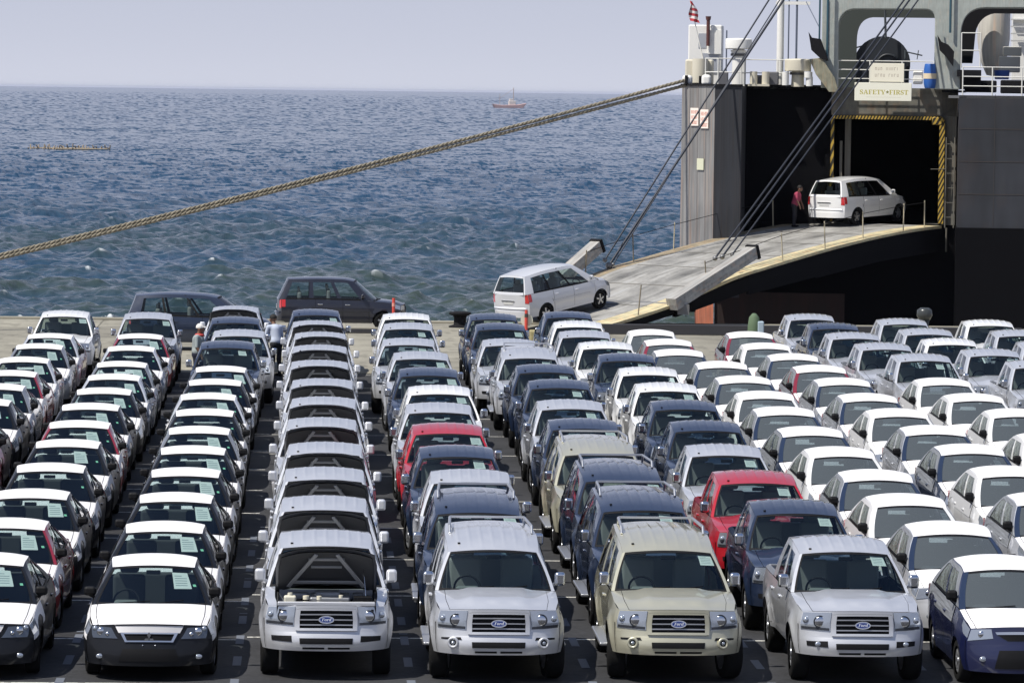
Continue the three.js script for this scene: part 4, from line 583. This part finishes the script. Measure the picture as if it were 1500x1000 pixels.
  const vent = (x, z, r, h, s, m) => { const g = part('ventilator', [cyl(r * .45, r * .5, h * .8, x, DK + h * .4, z, 18), cyl(r * .62, r * .46, h * .12, x, DK + h * .72, z, 18)], m, ship); part('ventilator_cap', new THREE.LatheGeometry([[0, 0], [r * .98, 0], [r, .04], [r, s - .05], [r * .94, s], [0, s + .02]].map(p => new THREE.Vector2(p[0], p[1])), 24).translate(x, DK + h * .8, z), m, g); part('ventilator_band', cyl(r * .6, r * .6, .09, x, DK + h * .68, z, 18), std(.1, .1, .1, .6), g); };
  vent(.72, -3.0, .5, 1.72, .4, WHITE); vent(2.95, -3.2, .5, .72, .46, CREAM);
  part('small_vent', [cyl(.13, .13, .5, 2.5, DK + .3, -2.9, 12), cyl(.16, .16, .22, 3.35, DK + .45, -2.8, 12), cyl(.13, .13, .35, 3.4, DK + .2, -2.8, 12)], WHITE, ship);
  part('mast', [cyl(.13, .14, 6, 2.24, DK + 3, -4.2, 14), box(1.3, .12, .12, 2.7, DK + 3.15, -4.2)], WHITE, ship);
  part('mast_stay', [rod(V(2.55, DK, -4.2), V(2.55, DK + 3.6, -4.2), .03), rod(V(2.85, DK, -4.2), V(2.85, DK + 3.6, -4.2), .045), rod(V(3.2, DK + 3.2, -4), V(3.75, DK + 2.2, -3), .02), rod(V(.2, DK, -4.4), V(.2, DK + 2.1, -4.4), .03)], std(.1, .12, .17, .5), ship);
  part('mooring_bollard', [cyl(.14, .14, .5, 1.3, DK + .3, -3, 12), cyl(.14, .14, .5, 1.75, DK + .3, -3, 12), box(.8, .08, .4, 1.5, DK + .04, -3)], CREAM, ship);
  part('deck_box', [rbox(.36, .5, .4, .03, .2, DK + .25, -2.2), rbox(.3, .34, .3, .03, 1.5, DK + .25, -3.6), rbox(.5, .5, .4, .05, 1.98, DK + .3, -3.4)], std(.12, .12, .13, .6), ship);
  // winch drum behind the door header
  const dx = 6.0; const dr = new THREE.CylinderGeometry(.98, .98, 1.5, 28); dr.rotateX(Math.PI / 2); dr.translate(dx, DK + .95, -6.8);
  const wn = part('winch_drum', dr, std(.018, .02, .026, .6), ship); part('winch_flange', [cyl(1.05, 1.05, .07, 0, 0, 0, 30).rotateX(Math.PI / 2).translate(dx + .1, DK + .92, -6.0), new THREE.TorusGeometry(.42, .05, 8, 28).translate(dx + .3, DK + .85, -5.92), box(2.2, .9, 1.4, dx, DK + .4, -6.6)], std(.02, .024, .03, .5), wn); part('winch_hub', cyl(.24, .24, .2, 0, 0, 0, 18).rotateX(Math.PI / 2).translate(dx + .3, DK + .85, -5.9), std(.05, .06, .07, .5, .5), wn);
  part('pipework', [rod(V(6.95, DK + .0, -5.8), V(6.95, DK + 1.45, -5.8), .05), rod(V(6.9, DK + 1.4, -5.8), V(7.6, DK + 1.25, -5.8), .03), rod(V(7.4, DK + 1.1, -5.8), V(7.45, DK + 1.45, -5.8), .02), rod(V(5.0, DK + 1.5, -6), V(5.9, DK + 1.75, -6), .03), rod(V(6.2, DK + 1.9, -5.5), V(6.15, DK + 3, -5.5), .05)], std(.06, .07, .08, .5), ship);
  part('life_ring_box', rbox(.36, .5, .3, .05, 7.45, DK + .4, -3.3), WHITE, ship);
  // white tank and stairs on the right
  part('tank', [new THREE.LatheGeometry([[0, -1.2], [.25, -1.15], [.5, -.6], [.62, .2], [.62, 1.6], [.5, 2.2], [0, 2.3]].map(p => new THREE.Vector2(p[0], p[1])), 24).translate(10.3, DK + 1.7, -7)], new THREE.MeshStandardMaterial({ color: lin(.78, .75, .68), map: streak(131), roughness: .6 }), ship);
  part('superstructure', [box(2.6, 4, 3, 12.4, DK + 2.4, -12)], WHITE, ship); for (let i = 0; i < 5; i++) part('stair', box(1.0, .05, .3, 11.5, DK + 1.9 + i * .28, -9.5 - i * .3), std(.5, .5, .48, .6), ship);
  part('locker', [rbox(.8, .6, .5, .04, 10.9, DK + .95, -5.8), rbox(.7, .35, .5, .04, 11, DK + 1.45, -5.8)], std(.62, .6, .52, .6), ship); part('deck_machine', [rbox(1.3, .5, 1, .05, 11.2, DK + .1, -4), rbox(.5, 1.6, .5, .05, 11.8, DK + .9, -5), rbox(1.2, .45, .8, .05, 9.8, DK + .1, -4)], BLACKM, ship); part('blue_bin', cyl(.3, .26, .34, 10.6, DK + .55, -4.6, 16), std(.03, .09, .35, .5), ship);
  // boards on the left corner, their small print no longer legible
  const boardT = canvasTex(128, 128, (c) => { c.fillStyle = '#efe2d6'; c.fillRect(0, 0, 128, 128); c.fillStyle = '#c58a78'; let q = 5; for (let r = 0; r < 3; r++) for (let i = 0; i < 5; i++) { q = (q * 73 + 11) % 97; c.fillRect(12 + i * 22, 16 + r * 38, 6 + q % 10, 26); c.fillRect(12 + i * 22, 16 + r * 38 + (q % 3) * 10, 16, 6); } });
  const BOARD = new THREE.MeshStandardMaterial({ map: boardT, roughness: .6 }), nrm = Math.atan2(-1.9, 1.32);
  const plate = (t, y, w, h, m) => { const g = new THREE.BoxGeometry(w, h, .03); g.rotateY(-Math.atan2(1.9, 1.32)); g.translate(lerp(-1.32, 0, t) - .03, y, lerp(-1.9, 0, t) + .02); part('name_board', g, m, ship, 'pale board with faded red lettering'); };
  plate(.42, 7.25, .56, .66, BOARD); plate(.72, 7.18, .56, .7, BOARD); plate(.62, 5.5, .46, .42, std(.62, .62, .45, .6));
}
// signs hung on the rail over the door
const toShip = (x, y, z) => V(x, y, z).applyEuler(ship.rotation).add(ship.position);
function sign(w, h, x, y, z, t, label) { const s = thing('sign', label, 'sign', 'boards over the loading door'); s.position.copy(toShip(x, y, z)); s.rotation.y = ship.rotation.y; part('board', rbox(w, h, .05, .012), std(.82, .81, .70, .6), s); const f = new THREE.PlaneGeometry(w - .02, h - .02); f.translate(0, 0, .029); part('lettering', f, new THREE.MeshStandardMaterial({ map: t, roughness: .6 }), s); return s; }
sign(2.13, .68, 6.16, 8.27, -2.85, canvasTex(1024, 330, (c, w, h) => { c.fillStyle = '#f1efdd'; c.fillRect(0, 0, w, h); c.fillStyle = '#b3a83e'; c.font = 'bold 118px serif'; c.textAlign = 'center'; c.fillText('SAFETY', 320, 215); c.fillText('FIRST', 795, 215); c.fillStyle = '#7d7a35'; c.beginPath(); for (let i = 0; i < 10; i++) { const a = -Math.PI / 2 + i * Math.PI / 5, r = i % 2 ? 15 : 36; c[i ? 'lineTo' : 'moveTo'](592 + r * Math.cos(a), 170 + r * Math.sin(a)); } c.fill(); c.fillStyle = '#d9d5bd'; c.fillRect(200, 262, 640, 8); }), 'wide white board with yellow SAFETY FIRST lettering over the door');
sign(1.27, .70, 6.3, 8.99, -2.9, canvasTex(512, 280, (c, w, h) => { c.fillStyle = '#efead6'; c.fillRect(0, 0, w, h); c.fillStyle = '#b5a996'; let q = 3; for (let r = 0; r < 2; r++) for (let i = 0; i < 9; i++) { if (i === 3 + r) continue; q = (q * 57 + 29) % 89; const x = 70 + i * 42, y = 60 + r * 100; c.fillRect(x, y, 7, 46); if (q % 3) c.fillRect(x, y + (q % 2) * 38, 24, 8); if (q % 4) c.fillRect(x + 18, y, 7, 46); } }), 'smaller white board with two faded lines, above the SAFETY FIRST board');
{ // blue barrel with a pale band
  const b = thing('barrel', 'blue barrel with a pale band standing beside the gantry column', 'barrel'); b.position.copy(toShip(7.9, 8.42, -3.0));
  part('drum', new THREE.LatheGeometry([[0, 0], [.17, 0], [.2, .03], [.235, .2], [.245, .45], [.235, .7], [.2, .9], [.17, .92], [0, .92]].map(p => new THREE.Vector2(p[0], p[1])), 22), std(.03, .12, .42, .4), b);
  part('band', cyl(.249, .249, .2, 0, .46, 0, 22), std(.72, .6, .42, .6), b);
}
{ // flag at the stern
  const f = thing('flag', 'red and white striped flag on a slanting staff at the left stern', 'flag'); f.position.copy(toShip(-.45, 8.4, -3.6)); f.rotation.y = ship.rotation.y;
  part('flagstaff', rod(V(.05, 0, 0), V(-.72, 3.25, .1), .025, 8, .018), RAILM, f);
  const n = 7; for (let i = 0; i < n; i++) part('flag_stripe', slab((u, t) => { const k = (i + t) / n; return V(-.72 + u * (.16 + .26 * k) + .04 * Math.sin(k * 7 + u * 5), 3.2 - k * .75 - u * .08, .12 + .07 * Math.sin(u * 9 + k * 5)); }, 8, 3, 0, .004), i % 2 ? std(.7, .66, .64, .8) : std(.42, .04, .05, .8), f);
}

// ---------------------------------------------------------------- loading ramp
{
  const r = thing('loading_ramp', "long steel ramp sloping from the ship's door down to the quay", 'ramp');
  const rampT = tex(512, (u, v) => { const a = fbm(u * 3, v * 26, 26, 4, 171), b = fbm(u * 7, v * 7, 7, 5, 177), c = fbm(u * 60, v * 60, 60, 2, 179), tr = 1 - .34 * (Math.exp(-Math.pow((v - .3) / .09, 2)) + Math.exp(-Math.pow((v - .72) / .1, 2))) * (.6 + .8 * a), k = (.80 + .75 * (a - .5) + .8 * (b - .5) + .25 * (c - .5)) * tr; return [k, k * .985, k * .95]; }, 1, true);
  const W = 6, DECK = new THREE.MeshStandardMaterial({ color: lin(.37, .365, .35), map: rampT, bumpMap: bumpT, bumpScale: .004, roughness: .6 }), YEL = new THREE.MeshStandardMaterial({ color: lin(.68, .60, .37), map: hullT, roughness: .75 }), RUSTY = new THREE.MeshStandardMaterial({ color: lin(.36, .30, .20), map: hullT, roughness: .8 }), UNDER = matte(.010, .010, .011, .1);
  const end = p => 20.5 + .0 * p, foot = p => p < 3.8 ? lerp(0, .5, p / 3.8) : lerp(.5, 4.3, (p - 3.8) / 2.2);
  const strip = (p0, p1, L0, L1, off = 0, n = 14) => slab((u, t) => { const p = lerp(p0, p1, t), a = Math.max(L0, foot(p)), L = lerp(a, Math.max(a + .01, L1), u); return onRamp(L, p, off); }, n, 4, 0, .0);
  const solid = (p0, p1, L0, L1, th, n = 8) => { const pos = [], top = strip(p0, p1, L0, L1, 0, n); const bot = strip(p0, p1, L0, L1, -th, n); const sides = [p0, p1].map(p => slab((u, t) => { const a = Math.max(L0, foot(p)), L = lerp(a, Math.max(a + .01, L1), u); return onRamp(L, p, -th * t); }, n, 1)), ends = [0, 1].map(e => slab((u, t) => { const p = lerp(p0, p1, u), a = Math.max(L0, foot(p)); return onRamp(e ? Math.max(a + .01, L1) : a, p, -th * t); }, 3, 1)); return mergeAll([top, bot, ...sides, ...ends]); };
  const joints = [0, 4.15, 8.5, 12.5, 16.5, 20.6];
  for (let i = 0; i < 5; i++) { for (let k = 0; k < 2; k++) { const p0 = .86 + k * 2.28, g = solid(p0 + .003, p0 + 2.277, joints[i] + .02, joints[i + 1] - .02, .06); part('deck_plate', uvScale(g, .8 + .2 * k, .5), DECK, r); }
    part('edge_strip', solid(0, .85, joints[i] + .01, joints[i + 1] - .01, .1), YEL, r, 'worn yellow strip along the ramp edge'); part('edge_strip', solid(5.43, 6, joints[i] + .01, joints[i + 1] - .01, .1), RUSTY, r); }
  for (let L = 1; L < 20; L += 2.6) part('cleat', beam(onRamp(L, .8, .012), onRamp(L, L < 4.3 ? 3.6 : 5.2, .012), .022, .016), std(.2, .19, .17, .7), r);
  const depth = L => L < 4 ? .25 : L < 9 ? lerp(.28, .7, (L - 4) / 5) : .85;
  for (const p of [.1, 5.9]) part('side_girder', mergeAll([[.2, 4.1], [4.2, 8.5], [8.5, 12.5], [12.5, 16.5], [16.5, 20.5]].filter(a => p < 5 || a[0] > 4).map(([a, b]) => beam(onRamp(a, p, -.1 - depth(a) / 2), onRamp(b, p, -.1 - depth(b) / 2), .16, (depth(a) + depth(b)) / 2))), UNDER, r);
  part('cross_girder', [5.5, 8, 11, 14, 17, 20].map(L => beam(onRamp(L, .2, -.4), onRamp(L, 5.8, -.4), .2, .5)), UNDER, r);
  // sill plate up to the door
  const sill = slab((u, t) => { const a = onRamp(20.5, lerp(0, 6, u)), b = toShip(lerp(8.3, 4.3, u), 3.33, -4.0); return a.lerp(b, t); }, 6, 3, 0, .06); part('sill_plate', sill, DECK, r);
  // the two raised arms of the folding foot
  for (const [p, L0, L1, h0, h1] of [[-.12, 3.8, 8.5, .05, .7], [6.1, 4.8, 7.6, .1, .9]]) { const a = onRamp(L0, p, h0), b = onRamp(L1, p, h1); const g = part('flap_arm', beam(a, b, .42, .42), new THREE.MeshStandardMaterial({ color: lin(.42, .42, .40), map: hullT, roughness: .65 }), r); part('arm_end', box(.5, .5, .12, 0, 0, 0).applyMatrix4(new THREE.Matrix4().lookAt(a, b, V(0, 1, 0)).setPosition(b)), BLACKM, g); }
  part('hinge', [rod(onRamp(4.15, -.1, -.1), onRamp(4.15, 6.1, -.1), .12, 10), box(.4, .35, .5, ...onRamp(4.4, -.15, -.25).toArray())], STEEL, r);
  // stanchions and their wire along both edges
  const posts = [[.1, [2.2, 6.1, 10.6, 13.2, 15.6, 18.2, 19.6]], [5.85, [6.6, 9.4, 11.8, 15, 18]]];
  for (const [p, list] of posts) { let last = null; for (const L of list) { const lean = (hash2(L * 10 | 0, p | 0, 2) - .5) * .3, a = onRamp(L, p), b = onRamp(L + lean, p, 1.0); part('stanchion', rod(a, b, .024, 6), L > 10 ? std(.45, .40, .28, .7) : std(.2, .17, .12, .7), r); if (last && L > 9) part('guard_wire', rod(last, b.clone().add(V(0, -.08, 0)), .012, 5), BLACKM, r); last = b.clone().add(V(0, -.08, 0)); } }
}

// ---------------------------------------------------------------- hoisting cables and mooring ropes
function cable(a, b, r, label, sag = .0) { const c = thing('hoist_cable', label, 'cable', 'hoisting cables of the ramp'); const pts = []; for (let i = 0; i <= 8; i++) { const t = i / 8; pts.push(a.clone().lerp(b, t).add(V(0, -sag * 4 * t * (1 - t), 0))); } part('wire', new THREE.TubeGeometry(new THREE.CatmullRomCurve3(pts), 20, r, 6), std(.03, .034, .045, .5, .3), c); part('shackle', new THREE.SphereGeometry(r * 2.6, 8, 6).translate(a.x, a.y, a.z), STEEL, c); return c; }
const RB = onRamp(8.3, -.1, .75);
const LC = onRamp(8.0, 5.95, .2);
cable(LC.clone().add(V(-.1, .1, 0)), toShip(2.15, 12.1, -2), .034, 'upper left hoisting cable from the left ramp edge to the mast');
cable(LC.clone().add(V(.05, -.1, 0)), toShip(2.7, 12.1, -2), .05, 'lower thick left hoisting cable from the left ramp edge');
cable(LC.clone().add(V(.2, -.05, 0)), toShip(2.55, 12.1, -2), .024, 'thin left hoisting cable between the two thick ones');
cable(RB.clone().add(V(-1.2, -.25, 0)), toShip(7.1, 12.0, -2.3), .036, 'leftmost of the right hoisting cables, crossing the dark door recess');
cable(RB.clone().add(V(-.95, -.2, 0)), toShip(7.3, 12.0, -2.3), .036, 'middle of the right hoisting cables, crossing the dark door recess');
cable(RB.clone().add(V(-.6, -.12, 0)), toShip(7.62, 12.0, -2.3), .03, 'rightmost of the hoisting cables, from the right flap arm over the sign boards');
function rope(a, b, r, sag, label) {
  const o = thing('mooring_rope', label, 'rope', "the ship's two mooring ropes"), curveAt = t => a.clone().lerp(b, t).add(V(0, -sag * 4 * t * (1 - t), 0)), n = 420, L = a.distanceTo(b);
  const d = b.clone().sub(a).normalize(), x = new THREE.Vector3().crossVectors(d, V(0, 1, 0)).normalize(), y = new THREE.Vector3().crossVectors(x, d);
  for (let k = 0; k < 3; k++) { const pts = []; for (let i = 0; i <= n; i++) { const t = i / n, w = t * L / .62 * Math.PI * 2 / 1.0 + k * 2.094; pts.push(curveAt(t).addScaledVector(x, Math.cos(w) * r * .52).addScaledVector(y, Math.sin(w) * r * .52)); } part('strand', new THREE.TubeGeometry(new THREE.CatmullRomCurve3(pts), n, r * .56, 6), new THREE.MeshStandardMaterial({ color: lin([.25, .29, .21][k], [.22, .255, .185][k], [.16, .185, .135][k]), roughness: .95 }), o); }
}
rope(toShip(-1.15, 8.62, -1.7), V(-18.5, .62, -139), .066, .2, 'upper mooring rope running from the left stern corner across the sea');
rope(toShip(-1.15, 8.43, -1.7), V(-18.5, .5, -138.9), .066, .16, 'lower mooring rope just beneath the upper one, across the sea');

// ---------------------------------------------------------------- small things on the quay
function bollard(x, z, label, cap, body, h = .5, r = .2) { const b = thing('mooring_bollard', label, 'bollard'); b.position.set(x, 0, z); part('post', new THREE.LatheGeometry([[0, 0], [r * 1.5, 0], [r * 1.5, .05], [r * .85, .1], [r * .8, h * .6], [r * 1.0, h * .78], [0, h * .78]].map(p => new THREE.Vector2(p[0], p[1])), 20), body, b); part('head', new THREE.LatheGeometry([[0, h * .74], [r * 1.1, h * .74], [r * 1.5, h * .84], [r * 1.4, h * .95], [r * .8, h], [0, h]].map(p => new THREE.Vector2(p[0], p[1])), 20), cap, b); return b; }
bollard(5.1, -149.6, 'low black bollard on the quay edge left of the pale silver minivan', BLACKM, BLACKM, .55, .26);
bollard(-18.5, -139, 'bollard holding the mooring ropes, left of the picture', BLACKM, BLACKM, .7, .25);
bollard(19.35, -137, 'tall dark bollard with a pale top before the black hull, by the right rows', std(.05, .055, .055, .25), std(.03, .035, .035, .6), 1.46, .17);
{
  const g = thing('marker_post', 'small green and pale rounded post before the dark hull, above the compacts', 'post'); g.position.set(13.95, -.28, -137);
  part('post', new THREE.LatheGeometry([[0, 0], [.2, 0], [.2, .8], [.2, 1.1], [.16, 1.38], [.06, 1.5], [0, 1.51]].map(p => new THREE.Vector2(p[0], p[1])), 18), std(.10, .15, .085, .8), g);
  part('side_panel', rbox(.2, .42, .3, .04, .2, 1.05, .05), std(.36, .45, .52, .6), g);
}
function trafficPost(x, z, h, label, disc) { const p = thing('traffic_post', label, 'post'); p.position.set(x, 0, z); part('base', cyl(.16, .2, .06, 0, .03, 0, 16), BLACKM, p); part('pole', [cyl(.05, .055, h, 0, h / 2, 0, 14)], std(.62, .07, .05, .5), p); part('collar', cyl(.058, .058, .12, 0, h * .82, 0, 14), disc ? std(.05, .05, .05, .6) : std(.7, .3, .25, .6), p); if (disc) part('disc', [cyl(.2, .2, .02, 0, 0, 0, 24).rotateX(Math.PI / 2).translate(.02, h * .66, -.07)], std(.66, .66, .55, .5), p); }
trafficPost(7.02, -142.4, .98, 'red post with a pale round disc beside the pale silver minivan', true);
trafficPost(2.72, -144.6, 1.22, 'pale red post before the headlight of the black boxy minivan', false);
{ const b = thing('wheel_stop', 'yellow painted concrete block beside the red post with a disc', 'block'); b.position.set(7.3, 0, -142); part('block', rbox(.36, .34, 1.0, .04, 0, .17, 0), new THREE.MeshStandardMaterial({ color: lin(.55, .5, .28), map: concreteT, roughness: .9 }), b); part('base', rbox(.42, .05, 1.1, .01, 0, .025, 0), std(.2, .19, .16, .9), b); }

// ---------------------------------------------------------------- far out on the water
{
  const s = thing('fishing_boat', 'hazy reddish boat with masts far out under the horizon', 'boat'); s.position.set(134, SEA, -3000); s.rotation.y = .15; s.scale.setScalar(1.45);
  const sh = new THREE.Shape(); sh.moveTo(-7.5, 1.6); sh.lineTo(-6.6, -.4); sh.lineTo(6, -.4); sh.lineTo(8, 2.1); sh.lineTo(4, 1.3); sh.lineTo(-4, 1.1); sh.closePath();
  part('hull', new THREE.ExtrudeGeometry(sh, { depth: 4, bevelEnabled: true, bevelSize: .2, bevelThickness: .3, bevelSegments: 1 }).translate(0, 0, -2), std(.42, .29, .29, .8), s); part('cabin', [rbox(3.2, 2, 2.6, .2, 1.5, 2.3, 0), rbox(2, 1.2, 2, .2, 1.2, 3.7, 0)], std(.6, .55, .52, .6), s); part('mast', [cyl(.16, .2, 9, 2.2, 5, 0, 8), cyl(.1, .12, 6, -4.4, 3.6, 0, 8), rod(V(2.2, 9, 0), V(-5, 4, 0), .07)], std(.4, .33, .3, .7), s);
  // floating bamboo fish pen
  const p = thing('fish_pen', 'low raft of poles floating far out on the left', 'raft'); p.position.set(-43, SEA + .1, -772); const L = [];
  for (let i = 0; i < 46; i++) { const x = lerp(-7, 7, i / 45) + rnd() * .4, h = .2 + rnd() * .7; L.push(rod(V(x, -.3, (rnd() - .5) * 7), V(x + (rnd() - .5) * .6, h, (rnd() - .5) * 7), .11, 5)); }
  part('stake', L, std(.26, .21, .15, .9), p); part('float', [0, 1, 2].map(i => rod(V(-7 + 2.5 * i, .05, -3 + 3 * i), V(3 + 2 * i, .1, -3 + 3 * i + .4), .14, 6)), std(.3, .25, .18, .9), p);
}

// ---------------------------------------------------------------- people
function skinOf(bones, size, origin, res, k = .05) {   // one smooth surface round tapered capsules [a, b, ra, rb]
  const mc = new MarchingCubes(res, std(1, 1, 1), false, false, 60000), h = size / 2;
  const A = bones.map(b => ({ a: b[0], d: b[1].clone().sub(b[0]), ra: b[2], rb: b[3], l2: Math.max(1e-9, b[1].distanceToSquared(b[0])) })), p = V();
  for (let z = 0; z < res; z++) for (let y = 0; y < res; y++) for (let x = 0; x < res; x++) {
    p.set(((x - res / 2) / (res / 2)) * h + origin.x, ((y - res / 2) / (res / 2)) * h + origin.y, ((z - res / 2) / (res / 2)) * h + origin.z);
    let e = 0; for (const c of A) { const qx = p.x - c.a.x, qy = p.y - c.a.y, qz = p.z - c.a.z, t = clamp((qx * c.d.x + qy * c.d.y + qz * c.d.z) / c.l2, 0, 1), dd = Math.hypot(qx - c.d.x * t, qy - c.d.y * t, qz - c.d.z * t) - lerp(c.ra, c.rb, t); e += Math.exp(-dd / (k * .35)); }
    mc.field[x + y * res + z * res * res] = k * .35 * Math.log(Math.max(e, 1e-30));
  }
  mc.isolation = 0; mc.update();
  const n = mc.count, g = new THREE.BufferGeometry(), P = new Float32Array(n * 3); for (let i = 0; i < n; i++) { P[i * 3] = mc.positionArray[i * 3] * h + origin.x; P[i * 3 + 1] = mc.positionArray[i * 3 + 1] * h + origin.y; P[i * 3 + 2] = mc.positionArray[i * 3 + 2] * h + origin.z; }
  g.setAttribute('position', new THREE.BufferAttribute(P, 3)); const m = mergeVertices(g, 1e-4); m.computeVertexNormals(); return m;
}
function person(x, y, z, turn, label, shirt, trousers, hairM, bend = 0, hat = null, scarf = null) {
  const o = thing('person', label, 'person'); o.position.set(x, y, z); o.rotation.y = turn;
  const hip = .9, sh = 1.4, lean = bend, B = (x, y, z) => V(x, y, z + (y > hip ? (y - hip) * lean : 0));
  const L = [], arms = [];
  const head = B(0, 1.6, .02);
  const skin = [[head.clone().add(V(0, .03, 0)), head.clone().add(V(0, -.05, .02)), .098, .075], [head.clone().add(V(0, .0, .085)), head.clone().add(V(0, -.03, .1)), .016, .018], [head.clone().add(V(-.09, 0, 0)), head.clone().add(V(-.1, -.02, 0)), .02, .02], [head.clone().add(V(.09, 0, 0)), head.clone().add(V(.1, -.02, 0)), .02, .02], [B(0, 1.46, 0), B(0, 1.54, .01), .055, .052]];
  const cloth = [[B(0, 1.0, 0), B(0, 1.3, 0), .145, .165], [B(-.14, 1.37, 0), B(.14, 1.37, 0), .075, .075], [B(-.06, .98, 0), B(.06, .98, 0), .13, .13]];
  for (const s of [-1, 1]) {
    const S = B(s * .2, 1.38, 0), E = B(s * .27, 1.12, .02 + bend * .3), W = B(s * .24, .9, .16 + bend * .4);
    cloth.push([S, E, .058, .048]); skin.push([E, W, .044, .032], [W, W.clone().add(V(0, -.09, .03)), .034, .03]);
    for (let f = 0; f < 4; f++) { const k = W.clone().add(V((f - 1.5) * .017 * 1, -.1, .03 + (f - 1.5) * .008)); skin.push([k, k.clone().add(V(0, -.06 + Math.abs(f - 1.3) * .008, .02)), .0095, .0085]); }
    skin.push([W.clone().add(V(-s * .03, -.04, .03)), W.clone().add(V(-s * .05, -.09, .05)), .011, .009]);
    const K = V(s * .1, .48, .02), A = V(s * .11, .09, -.01); L.push([V(s * .09, .88, 0), K, .088, .064], [K, A, .062, .048]);
    part('shoe', rbox(.095, .08, .26, .03, s * .11, .04, .04), BLACKM, o);
  }
  L.push([V(-.07, .92, 0), V(.07, .92, 0), .12, .12]);
  part('body', skinOf(skin, 1.1, V(0, 1.25, .1), 72, .018), std(.22, .12, .075, .6), o); part('shirt', skinOf(cloth, 1.1, V(0, 1.2, .1), 48, .05), shirt, o); part('trousers', skinOf(L, 1.1, V(0, .53, 0), 44, .05), trousers, o);
  const hg = new THREE.SphereGeometry(.108, 14, 10, 0, 7, 0, 1.75); hg.translate(head.x, head.y + .04, head.z - .012); part(hat ? 'cap' : 'hair', hg, hat ?? hairM, o);
  if (scarf) part('scarf', new THREE.TorusGeometry(.085, .045, 8, 18).rotateX(Math.PI / 2).translate(head.x, head.y - .17, head.z - .02), scarf, o);
  if (hat) part('cap_peak', rbox(.15, .015, .1, .006, head.x, head.y + .055, head.z + .13), hat, o);
  return o;
}
person(-.98, 0, -123.2, -2.6, 'person in pale blue shirt leaning over a car beside the open-bonnet row', std(.48, .53, .64, .8), std(.02, .022, .03, .8), std(.015, .013, .012, .8), .25);
person(-3.08, 0, -118, 1.3, 'person in pale top, red scarf and white cap between the left rows', std(.30, .34, .34, .8), std(.015, .018, .04, .8), null, .1, std(.72, .7, .66, .7), std(.5, .06, .05, .8));
{ const q = onRamp(18.1, 4.95); const pk = person(q.x, q.y, q.z, 1.2, 'person in a dark pink top beside the white minivan on the ramp', std(.36, .05, .10, .8), std(.02, .02, .025, .8), std(.015, .013, .012, .8), .3); pk.scale.setScalar(.9); }

shade(scene);
renderer.render(scene, camera);
